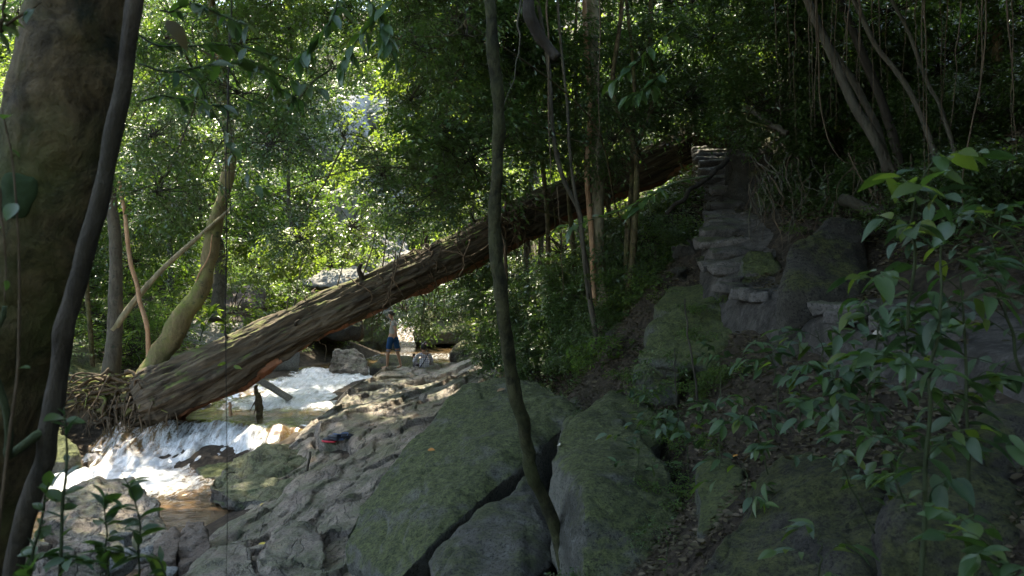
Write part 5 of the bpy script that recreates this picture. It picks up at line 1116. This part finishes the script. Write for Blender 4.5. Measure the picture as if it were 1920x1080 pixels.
stem_thing('bare_sapling', [(1265, 655, 7.2), (1267, 720, 7.2), (1272, 790, 7.2)], .005, .007, 'liana_dark', 'shorter bare twig stem left of the thin bare sapling', 'sapling', wob=.01, child='stem')
sapling('tiny pale green shoot at the very bottom before the mossy block', [(1248, 1110, 4.2), (1249, 1060, 4.2), (1250, 1015, 4.2)], .004, ['bright'], 5, .045, 60, 0, bright=1)

# foreground left twigs with dark leaves
def twigs(label, lines, keys, n, size, seed, r=.004, bark='bark_green', name='leafy_twig', cat='branch', droop=.5, rnd=.4):
    rr = np.random.RandomState(seed); b = P(*lines[0][0]); root = empty(name, b, label, cat); spots = []
    for ln in lines:
        pts = [P(*p) for p in ln]; acc = Acc(); c = tube(acc, [p - b for p in pts], r, r * .4, 6, 30, .01, seed)
        link('twig', acc.mesh('twig', M[bark]), root); spots += [(c[i], c[i] - c[i - 1]) for i in range(4, 30)]
    for i in rr.permutation(len(spots))[:n]:
        p, dv = spots[i]; d = norm(dv) * .5 + rr.normal(0, .6, 3) * [1, .8, rnd]; d[2] -= droop
        put_leaf(root, rr.choice(keys), p + b, d, size * rr.uniform(.6, 1.25), rr.uniform(-.8, .8))
    return root
DK = ['roundA', 'blueA', 'broadA', 'roundA']
twigs('dark leafy branch hanging in front of the gorge from the upper left trunk', [[(250, 60, 2.6), (340, 90, 2.6), (430, 80, 2.7), (520, 110, 2.7)], [(260, 120, 2.6), (350, 130, 2.6), (470, 120, 2.7), (560, 150, 2.8), (600, 170, 2.8)], [(430, 80, 2.7), (500, 140, 2.7), (560, 190, 2.7)], [(300, 20, 2.7), (380, 10, 2.7), (460, 50, 2.7)]], DK, 150, .062, 3, .004)
twigs('thinner dark leafy branch below the first one, with leaves over the gorge', [[(260, 190, 2.8), (330, 180, 2.8), (400, 200, 2.8), (470, 190, 2.9)], [(330, 130, 2.9), (380, 170, 2.9), (410, 230, 2.9), (450, 310, 2.9), (490, 360, 2.9)]], DK, 70, .055, 4, .0035)
twigs('dark branch tip sticking in at the top left corner', [[(-30, 80, 2.0), (20, 40, 2.0), (75, 5, 2.0)], [(0, 60, 2.0), (10, 10, 2), (5, -40, 2)]], DK, 12, .05, 5, .006, 'bark_dark')
twigs('arching twig with elongated hanging leaves near the top centre left', [[(640, -30, 5), (620, 40, 5), (580, 90, 5), (560, 110, 5)], [(760, -30, 6), (700, 40, 6), (660, 90, 6), (640, 130, 6)], [(680, -20, 6), (720, 50, 6), (740, 110, 6)]], ['longA', 'brightdark', 'broadA'], 90, .14, 6, .008, droop=.7)
twigs('green leafy branch crossing in front of the pale straight tree', [[(1330, 330, 7), (1260, 345, 7), (1180, 390, 7), (1100, 415, 7), (1050, 430, 7)], [(1260, 345, 7), (1220, 370, 7), (1190, 400, 7)]], ['brightdark', 'longA'], 34, .15, 7, .008, droop=.1)
twigs('broad-leaved branch with big hanging leaves at the upper middle right', [[(1280, 40, 7), (1220, 90, 7), (1180, 130, 7), (1150, 150, 7)], [(1260, 120, 7), (1220, 160, 7), (1180, 180, 7)]], ['brightdark', 'broadA'], 40, .16, 8, .008, droop=.5)
twigs('dark leafy sprig rising before the layered boulder at the lower left', [[(200, 1110, 1.9), (200, 1000, 1.9), (195, 930, 1.9)], [(250, 1110, 1.9), (262, 1030, 1.9), (258, 950, 1.9), (225, 880, 1.9)]], ['roundA', 'blueA', 'broadA'], 34, .055, 9, .003, droop=.15)
twigs('dark sprig among the thin stems at the lower left edge', [[(110, 1110, 1.8), (118, 950, 1.8), (122, 850, 1.8), (118, 760, 1.8)], [(50, 1110, 1.8), (70, 1000, 1.8), (90, 900, 1.8)]], ['roundA', 'blueA'], 30, .05, 10, .0045, droop=.2)
twigs('dark sprig with hanging leaves on the bottom edge left of the bedrock', [[(330, 1120, 1.9), (300, 1060, 1.9), (250, 1040, 1.9), (200, 1030, 1.9)], [(20, 1120, 1.8), (80, 1050, 1.8), (150, 1050, 1.8)]], ['roundA', 'broadA', 'blueA'], 36, .055, 11, .003, droop=.1)
twigs('long bare thin stem with few leaves rising along the thick leaning trunk', [[(-10, 1100, 1.7), (20, 800, 1.7), (40, 600, 1.7), (30, 360, 1.7), (10, 200, 1.7)], [(-20, 300, 1.7), (5, 400, 1.7), (15, 560, 1.7)]], ['roundA'], 6, .04, 12, .004, 'liana')
twigs('bright broad-leaved sprig on the near side of the pale flat boulder', [[(470, 680, 19), (475, 640, 19), (480, 600, 19), (470, 575, 19)], [(440, 660, 19), (430, 620, 19), (410, 590, 19)], [(375, 640, 18.5), (385, 605, 18.5), (400, 580, 18.5)]], ['bright', 'brightdark'], 50, .28, 13, .012, droop=.0)
dl = empty('dead_hanging_leaf', P(330, 52, 2.3), 'tan dead leaf caught among the dark leaves beside the thick leaning trunk', 'leaf'); v, f = leaf_mesh(0, .45, .5, 11); M['tan_hang'] = leaf_mat('tan_hanging_leaf', [(.12, .085, .055), (.14, .095, .06)], (.12, .075, .04), .5, .25, .3)
o = link('blade', mesh_np('blade', v, f, M['tan_hang']), dl, (-.03, 0, .02), (1.15, .8, .3), .095)
add_child(dl, 'stalk', [P(322, 30, 2.3), P(300, 5, 2.32), P(285, -40, 2.35)], .0015, .0012, 'liana', 5, 8, .002)
# round heart leaves hanging on the thin vine
hv = empty('vine_leaf_pair', P(431, 640, 3.2), 'two bright round leaves on the hair-thin vine before the fallen trunk', 'leaf')
for px, py, s_ in ((424, 680, .035), (438, 686, .038)): put_leaf(hv, 'bright', P(px, py, 3.2), (1 if px > 430 else -1, -.2, -.3), s_, 1.2)

# single fallen leaves worth naming
M['yellow'] = flat_mat('yellow_leaf', (.45, .33, .04), .6, .3); M['orange'] = flat_mat('orange_leaf', (.35, .15, .03), .6, .3); M['whitish'] = flat_mat('bleached_leaf', (.42, .38, .34), .7, .3); M['tan'] = flat_mat('tan_leaf', (.26, .16, .09), .7, .3)
def dead_leaf(px, py, d, size, mat, label, rz=0):
    v, f = leaf_mesh(0, .15, .45); me = mesh_np('fallen_leaf', v, f, M[mat]); p = P(px, py, d)
    dr = Vector((p[0], p[1], p[2] - CZ)).normalized(); dg = bpy.context.evaluated_depsgraph_get()
    hit, loc, nr, _, _, _ = sc.ray_cast(dg, Vector((0, 0, CZ)) + dr * 3.4, dr)
    if hit: p = loc + nr * .012
    else: nr = Vector((0, 0, 1))
    o = link('fallen_leaf', me, None, p, None, size); o.rotation_mode = 'QUATERNION'; o.rotation_quaternion = nr.to_track_quat('Z', 'Y') @ Matrix.Rotation(rz, 3, 'Z').to_quaternion()
    return tag(o, label, 'fallen leaf')
bpy.context.view_layer.update()
dead_leaf(485, 1022, 8.8, .12, 'yellow', 'yellow fallen leaf on the low grey bedrock', .5)
dead_leaf(488, 950, 10, .07, 'yellow', 'tiny yellow leaf higher up on the pinkish bedrock', 1.5)
dead_leaf(1048, 836, 7.9, .10, 'whitish', 'bleached curled leaf on the left part of the huge mossy block', .3)
dead_leaf(932, 736, 10.6, .13, 'tan', 'tan leaf lying high on the long mossy slab', .8)
dead_leaf(803, 845, 9.6, .11, 'orange', 'small orange leaf on the left rim of the long mossy slab', .2)
dead_leaf(1372, 862, 5.8, .09, 'orange', 'orange dead leaf beside the small yellow-green rock', .9)
dead_leaf(1640, 625, 6, .22, 'whitish', 'pale bleached leaf lying flat on the footpath', .1)
dead_leaf(1395, 870, 5.4, .09, 'tan', 'tan dead leaf under the seedling with hanging leaves', 2)

# sticks, stub in the water
stem_thing('stick', [(582, 848, 13.0), (576, 885, 12.5), (570, 915, 12.1)], .022, .016, 'liana_dark', 'short black stick leaning on the green mossy hump', 'stick', wob=.01, child='wood')
sb = stem_thing('drowned_stub', [(480, 722, 17.4), (484, 750, 17.4), (486, 785, 17.4)], .05, .09, 'bark_dark', 'dark dead stub with side twigs standing in the stream under the fallen trunk', 'stump', wob=.03, child='wood', bump=.3)
for pp in [[(484, 745), (472, 760), (466, 772)], [(484, 740), (492, 752)], [(482, 760), (474, 780)]]: add_child(sb, 'twig', [P(x, y, 17.3) for x, y in pp], .02, .008, 'bark_dark', 5, 8)
stem_thing('broken_stake', [(430, 755, 16.7), (434, 780, 16.6)], .03, .03, 'bark_orange', 'short broken brown stake at the water beneath the fallen trunk', 'stick', child='wood')
bm = bmesh.new(); bmesh.ops.create_cube(bm, size=1)
for v_ in bm.verts: v_.co = Vector((v_.co.x * 1.3, v_.co.y * .22, v_.co.z * .06)) + Vector((0, 0, .03 * v_.co.x))
bmesh.ops.bevel(bm, geom=list(bm.edges), offset=.012, segments=1, affect='EDGES'); me = bpy.data.meshes.new('plank'); bm.to_mesh(me); bm.free(); me.materials.append(M['pale'])
tag(link('driftwood_plank', me, None, P(502, 722, 19), (.3, .55, -.1)), 'pale straight slab of driftwood propped up before the rapids', 'driftwood')

# shoes on the mossy hump
M['shoe_dark'] = flat_mat('shoe_dark', (.012, .013, .02), .5, .4); M['shoe_red'] = flat_mat('shoe_red', (.5, .03, .05), .5, .4); M['shoe_tan'] = flat_mat('shoe_lining', (.35, .22, .14), .7); M['shoe_blue'] = flat_mat('shoe_blue_grey', (.10, .14, .24), .5)
def shoe(px, py, d, rz, label, top, sole, tilt=0):
    p = P(px, py, d); dr = Vector((p[0], p[1], p[2] - CZ)).normalized(); dg = bpy.context.evaluated_depsgraph_get()
    hit, loc, nr, _, _, _ = sc.ray_cast(dg, Vector((0, 0, CZ)) + dr * 9, dr)
    if hit and abs(loc.y - d) < 3: p = np.array(loc)
    root = empty('shoe', p, label, 'shoe', 'shoes left on the mossy hump'); root.rotation_euler = (tilt, 0, rz)
    n = 28; a = np.linspace(0, 2 * math.pi, n, endpoint=False); ox = .14 * np.cos(a); oy = .05 * np.sin(a) * (1 - .18 * np.cos(a * 1.0 + .6)) 
    def loftm(name, zs, sc_l, mat, dx=None, capt=True):
        rings = [np.stack([ox * s_ + (dx[i] if dx else 0), oy * s_, np.full(n, z)], 1) for i, (z, s_) in enumerate(zip(zs, sc_l))]
        v = np.vstack(rings + [rings[0].mean(0)[None], rings[-1].mean(0)[None]]); m = len(rings); q = []
        for k in range(m - 1): q += [[k * n + j, k * n + (j + 1) % n, (k + 1) * n + (j + 1) % n, (k + 1) * n + j] for j in range(n)]
        t_ = [[m * n, (j + 1) % n, j] for j in range(n)] + ([[m * n + 1, (m - 1) * n + j, (m - 1) * n + (j + 1) % n] for j in range(n)] if capt else [])
        return link(name, mesh_np(name, v, [np.array(q), np.array(t_)], M[mat]), root)
    loftm('sole', [0, .01, .028, .032], [.9, 1, 1, .93], sole)
    loftm('upper', [.032, .06, .085, .10, .085], [.93, .86, .62, .42, .34], top, [0, -.008, -.035, -.055, -.055])
    loftm('collar', [.098, .108, .10], [.44, .42, .36], 'shoe_blue', [-.055, -.056, -.056])
    acc = Acc(); tube(acc, [[-.02, -.04, .07], [-.0, 0, .098], [-.02, .04, .07]], .006, .006, 5, 10); link('strap', acc.mesh('strap', M['shoe_tan' if sole == 'shoe_red' else 'shoe_blue']), root)
shoe(617, 829, 14.3, 2.9, 'red-soled dark sandal shoe, the nearer of those on the mossy hump', 'shoe_dark', 'shoe_red')
shoe(624, 824, 14.6, 2.6, 'dark blue shoe tucked behind the red-soled one', 'shoe_dark', 'shoe_dark')
shoe(641, 825, 14.5, .5, 'black shoe between the red-soled one and the upturned one', 'shoe_dark', 'shoe_blue')
shoe(653, 822, 14.6, .2, 'black shoe with a blue sheen at the right end of the shoes', 'shoe_dark', 'shoe_dark', .2)

# ------------------------------------------------------------------ people
def cloth_mat(name, c, plaid=False):
    t = NT(name); tc = t.n('TexCoord'); o = tc.outputs['Object']; col = t.mix(t.noise(o, 30, 3), tuple(x * .85 for x in c), c)
    if plaid:
        for sc__, rot, cc in (((1, 0, 0), (0, 0, 0), (.16, .10, .13)), ((0, 0, 1), (0, 0, 0), (.14, .13, .2))):
            w = t.n('TexWave', wave_type='BANDS', bands_direction='X' if sc__[0] else 'Z'); w.inputs['Scale'].default_value = 5.5; w.inputs['Distortion'].default_value = .3; t.l(o, w.inputs['Vector'])
            col = t.mix(t.math('MULTIPLY', t.ramp(w.outputs['Fac'], [(.62, 0), (.75, 1)]), .6), col, cc)
    return t.done(t.bsdf(col, .85, t.bump(t.noise(o, 12, 4), .4, .02), .2).outputs[0])
M['skin'] = flat_mat('skin', (.36, .19, .12), .55, .4, .08); M['hair'] = flat_mat('black_hair', (.012, .010, .010), .5, .4)
M['tee'] = cloth_mat('tee_greige', (.30, .27, .24)); M['tee_sleeve'] = cloth_mat('tee_sleeve_blue_white', (.5, .56, .66)); M['denim'] = cloth_mat('denim_blue', (.018, .065, .17)); M['cuff'] = cloth_mat('denim_cuff', (.14, .2, .3))
M['plaid'] = cloth_mat('plaid_shirt', (.66, .64, .72), True); M['strapm'] = flat_mat('strap_dark', (.015, .015, .04)); M['pink'] = flat_mat('pink_hairband', (.5, .3, .36)); M['phone'] = flat_mat('phone_case', (.01, .01, .012), .3, .5); M['pants'] = cloth_mat('dark_trousers', (.05, .045, .05))
def skinned(name, joints, edges, mat, parent, sub=2, root_i=0):
    me = bpy.data.meshes.new(name); me.from_pydata([j[0] for j in joints], edges, [])
    o = bpy.data.objects.new(name, me); C.objects.link(o)
    m = o.modifiers.new('skin', 'SKIN'); m.use_smooth_shade = True; m.branch_smoothing = .6
    for i, j in enumerate(joints):
        r = j[1]; me.skin_vertices[0].data[i].radius = (r, r) if not isinstance(r, tuple) else r
        me.skin_vertices[0].data[i].use_root = (i == root_i)
    s_ = o.modifiers.new('sub', 'SUBSURF'); s_.levels = sub; s_.render_levels = sub
    dg = bpy.context.evaluated_depsgraph_get(); em = bpy.data.meshes.new_from_object(o.evaluated_get(dg)); em.name = name
    bpy.data.objects.remove(o); em.materials.clear(); em.materials.append(M[mat]); em.polygons.foreach_set('use_smooth', np.ones(len(em.polygons), bool))
    return link(name, em, parent)
def ball(name, c, r, mat, parent, n=16, fn=None):
    bm = bmesh.new(); bmesh.ops.create_uvsphere(bm, u_segments=n, v_segments=n // 2 + 2, radius=1)
    for v_ in bm.verts:
        co = Vector((v_.co.x * r[0], v_.co.y * r[1], v_.co.z * r[2])); v_.co = (fn(co, v_.co.copy()) if fn else co) + Vector(c)
    me = bpy.data.meshes.new(name); bm.to_mesh(me); bm.free(); me.materials.append(M[mat]); me.polygons.foreach_set('use_smooth', np.ones(len(me.polygons), bool))
    return link(name, me, parent)
def hand(j, e, wrist, d, side, s=1.0):
    """palm and five fingers as skeleton branches; d = pointing direction, side = thumb side"""
    i0 = wrist; w = Vector(j[i0][0]); d = Vector(d).normalized(); sd = Vector(side).normalized()
    j.append((tuple(w + d * .05 * s), (.026 * s, .018 * s))); pk = len(j) - 1; e.append((i0, pk))
    for k, L in enumerate((.06, .07, .066, .052)):
        b = w + d * .085 * s + sd * (.030 - .020 * k) * s; j.append((tuple(b), .0105 * s)); e.append((pk, len(j) - 1))
        j.append((tuple(b + d * L * .5 * s), .0095 * s)); e.append((len(j) - 2, len(j) - 1)); n_ = d.cross(sd)
        j.append((tuple(b + d * L * .9 * s + n_ * .02 * s), .007 * s)); e.append((len(j) - 2, len(j) - 1))
    j.append((tuple(w + d * .045 * s + sd * .045 * s), .011 * s)); e.append((pk, len(j) - 1)); j.append((tuple(w + d * .075 * s + sd * .06 * s), .008 * s)); e.append((len(j) - 2, len(j) - 1))
def face(root, c, fwd, s=1.0):
    f = Vector(fwd).normalized(); rt = f.cross(Vector((0, 0, 1))).normalized(); c = Vector(c)
    for k in (-1, 1):
        ball('eye', c + f * .083 * s + rt * .031 * k * s + Vector((0, 0, .0)), (.010, .010, .007), 'hair', root, 8)
        ball('ear', c + rt * .078 * k * s - Vector((0, 0, .01)), (.014, .014, .028), 'skin', root, 8)
    ball('nose', c + f * .098 * s - Vector((0, 0, .028)), (.011, .013, .022), 'skin', root, 8); ball('mouth', c + f * .088 * s - Vector((0, 0, .062)), (.02, .008, .006), 'pink', root, 8)

# standing person: hands on hips, head bent down towards the left, bare feet apart
gx, gy, gz = P(737, 702, 22)
gz = max(bed_z(gx - .12, gy), bed_z(gx + .1, gy)) + .01
S = 1.0
sp = empty('person', (gx, gy, gz), 'barefoot standing person in a greyish t-shirt and blue knee shorts, hand on hip', 'person')
sp.rotation_euler = (0, 0, rad(-8))
# local frame: person faces -x mostly (towards the left) and a little to the viewer; figure height 1.58
J = [((0, 0, .86), .105), ((.0, 0, 1.0), (.105, .095)), ((.0, 0, 1.15), (.115, .11)), ((.01, 0, 1.27), (.10, .10)), ((-.005, 0, 1.335), .05), ((-.04, -.005, 1.39), .045), ((-.065, -.01, 1.45), (.072, .082)), ((-.07, -.01, 1.51), (.068, .078)),
     ((.02, -.15, 1.27), .055), ((.14, -.20, 1.06), .040), ((.11, -.13, .90), .029),
     ((-.02, .15, 1.27), .055), ((-.01, .24, 1.04), .040), ((-.06, .15, .89), .029),
     ((-.07, -.09, .80), .085), ((-.10, -.11, .46), .056), ((-.115, -.12, .38), .050), ((-.13, -.12, .10), .034), ((-.14, -.12, .05), .036), ((-.22, -.13, .028), .030), ((-.29, -.135, .02), .022),
     ((.07, .08, .80), .085), ((.10, .09, .46), .056), ((.115, .09, .38), .050), ((.19, .08, .11), .034), ((.21, .08, .055), .036), ((.15, .02, .03), .030), ((.11, -.03, .02), .022)]
E = [(0, 1), (1, 2), (2, 3), (3, 4), (4, 5), (5, 6), (6, 7), (3, 8), (8, 9), (9, 10), (3, 11), (11, 12), (12, 13), (0, 14), (14, 15), (15, 16), (16, 17), (17, 18), (18, 19), (19, 20), (0, 21), (21, 22), (22, 23), (23, 24), (24, 25), (25, 26), (26, 27)]
hand(J, E, 10, (-.6, .2, -.5), (0, -.3, 1)); hand(J, E, 13, (-.3, -.7, -.3), (0, 0, 1))
skinned('body', J, E, 'skin', sp)
JT = [((0, 0, .89), (.125, .13)), ((0, 0, 1.0), (.12, .115)), ((0, 0, 1.15), (.128, .128)), ((.01, 0, 1.27), (.11, .115)), ((-.005, 0, 1.32), .062), ((.02, -.155, 1.27), .070), ((.085, -.185, 1.15), .062), ((-.02, .155, 1.27), .070), ((-.015, .20, 1.15), .060)]
skinned('t_shirt', JT, [(0, 1), (1, 2), (2, 3), (3, 4), (3, 5), (5, 6), (3, 7), (7, 8)], 'tee', sp)
skinned('sleeve', [((.028, -.16, 1.262), .074), ((.09, -.188, 1.14), .066)], [(0, 1)], 'tee_sleeve', sp, 1); skinned('sleeve', [((-.02, .16, 1.262), .074), ((-.015, .205, 1.14), .064)], [(0, 1)], 'tee_sleeve', sp, 1)
skinned('shorts', [((0, 0, .92), (.125, .13)), ((0, 0, .85), (.125, .13)), ((-.07, -.09, .78), .098), ((-.098, -.108, .50), .078), ((.07, .08, .78), .098), ((.098, .09, .50), .078)], [(0, 1), (1, 2), (2, 3), (1, 4), (4, 5)], 'denim', sp)
skinned('shorts_cuff', [((-.097, -.107, .515), .084), ((-.101, -.109, .455), .083)], [(0, 1)], 'cuff', sp, 1); skinned('shorts_cuff', [((.097, .09, .515), .084), ((.102, .09, .455), .083)], [(0, 1)], 'cuff', sp, 1)
ball('hair', (-.055, -.01, 1.515), (.088, .092, .085), 'hair', sp, 20, lambda co, u: co * (1.0 if u.z > -.1 else .9) + (Vector((.035, 0, 0)) if u.z < .1 else Vector((0, 0, 0))))
face(sp, (-.075, -.01, 1.475), (-1, -.1, -.25))

# seated person: back to us, hair in a bun with pink band, plaid shirt, diagonal strap, phone
qx, qy, qz = P(795, 692, 22.6); qz -= .10
se = empty('person', (qx, qy, qz), 'seated person seen from behind, plaid shirt with diagonal dark strap, holding a phone', 'person'); se.rotation_euler = (0, 0, rad(18))
J = [((0, 0, .10), .14), ((0, .0, .28), (.13, .11)), ((.0, .02, .44), (.14, .11)), ((0, .03, .53), (.11, .08)), ((0, .04, .59), .045), ((0, .06, .66), (.072, .08)), ((0, .065, .73), (.075, .085)),
     ((-.16, .03, .50), .055), ((-.27, .08, .30), .042), ((-.22, .28, .36), .030), ((.16, .03, .50), .055), ((.25, .10, .28), .042), ((.12, .30, .30), .030),
     ((-.11, .12, .09), .09), ((-.16, .48, .22), .065), ((-.16, .62, -.12), .045), ((-.16, .74, -.16), .03), ((.11, .12, .09), .09), ((.16, .48, .22), .065), ((.16, .62, -.12), .045), ((.16, .74, -.16), .03)]
E = [(0, 1), (1, 2), (2, 3), (3, 4), (4, 5), (5, 6), (3, 7), (7, 8), (8, 9), (3, 10), (10, 11), (11, 12), (0, 13), (13, 14), (14, 15), (15, 16), (0, 17), (17, 18), (18, 19), (19, 20)]
hand(J, E, 9, (-.1, .5, .6), (1, 0, 0)); hand(J, E, 12, (-.5, .6, .1), (0, 0, 1))
skinned('body', J, E, 'skin', se)
skinned('shirt', [((0, 0, .08), (.165, .15)), ((0, 0, .28), (.155, .135)), ((0, .02, .44), (.165, .135)), ((0, .03, .53), (.12, .10)), ((0, .04, .575), .06), ((-.165, .03, .50), .075), ((-.27, .08, .30), .062), ((-.245, .18, .33), .05), ((.165, .03, .50), .075), ((.25, .10, .28), .062), ((.19, .2, .29), .05)],
        [(0, 1), (1, 2), (2, 3), (3, 4), (3, 5), (5, 6), (6, 7), (3, 8), (8, 9), (9, 10)], 'plaid', se)
skinned('trousers', [((0, 0, .1), .15), ((-.11, .14, .09), .105), ((-.16, .48, .22), .08), ((-.16, .62, -.1), .065), ((.11, .14, .09), .105), ((.16, .48, .22), .08), ((.16, .62, -.1), .065)], [(0, 1), (1, 2), (2, 3), (0, 4), (4, 5), (5, 6)], 'pants', se)
acc = Acc(); tube(acc, [[.12, .06, .60], [.10, -.06, .54], [0, -.15, .38], [-.12, -.155, .20], [-.17, -.08, .10]], .013, .013, 6, 24); link('strap', acc.mesh('strap', M['strapm']), se)
ball('hair', (0, .045, .735), (.092, .098, .105), 'hair', se, 20); hb_ = ball('hair_bun', (.03, .0, .84), (.045, .045, .042), 'hair', se, 14); ball('hair_band', (.045, -.03, .815), (.035, .03, .026), 'pink', se, 12)
face(se, (0, .07, .70), (0, 1, -.2))
bm = bmesh.new(); bmesh.ops.create_cube(bm, size=1)
for v_ in bm.verts: v_.co = Vector((v_.co.x * .075, v_.co.y * .012, v_.co.z * .15))
bmesh.ops.bevel(bm, geom=list(bm.edges), offset=.004, segments=2, affect='EDGES'); me = bpy.data.meshes.new('phone'); bm.to_mesh(me); bm.free(); me.materials.append(M['phone'])
hw = se.matrix_basis @ Vector((-.23, .35, .45)); ph = tag(link('phone', me, None, hw, (.3, .2, .3)), 'black phone held by the seated person', 'phone')
bpy.context.view_layer.update()

# ------------------------------------------------------------------ labels that tell neighbours of a small group apart
ONES = 'first second third fourth fifth sixth seventh eighth ninth tenth eleventh twelfth thirteenth fourteenth fifteenth sixteenth seventeenth eighteenth nineteenth twentieth'.split()
ORD = ONES + ['twenty-' + o for o in ONES[:9]] + ['thirtieth'] + ['thirty-' + o for o in ONES[:9]]
sets = {}
for o in C.objects:
    if o.parent is None and o.get('group') and o.get('label'): sets.setdefault((o['group'], o['label']), []).append(o)
def px_of(o):
    p = o.matrix_world.translation
    if o.type == 'MESH' and p.length < 1e-6: p = sum((Vector(b_) for b_ in o.bound_box), Vector()) / 8
    return 960 + p.x / max(p.y, .5) * F
for (g_, l_), os_ in sets.items():
    if not 2 <= len(os_) <= len(ORD): continue
    base_ = l_[7:] if l_.startswith('one of ') else l_
    for k, o in enumerate(sorted(os_, key=px_of)):
        t_ = (ORD[k] + ' from the left of ' + base_) if l_.startswith('one of ') else (base_ + ', ' + ORD[k] + ' from the left')
        w_ = t_.split()
        o['label'] = t_ if len(w_) <= 16 else ' '.join(base_.split()[:12]).rstrip(',') + ', ' + ORD[k] + ' from left'
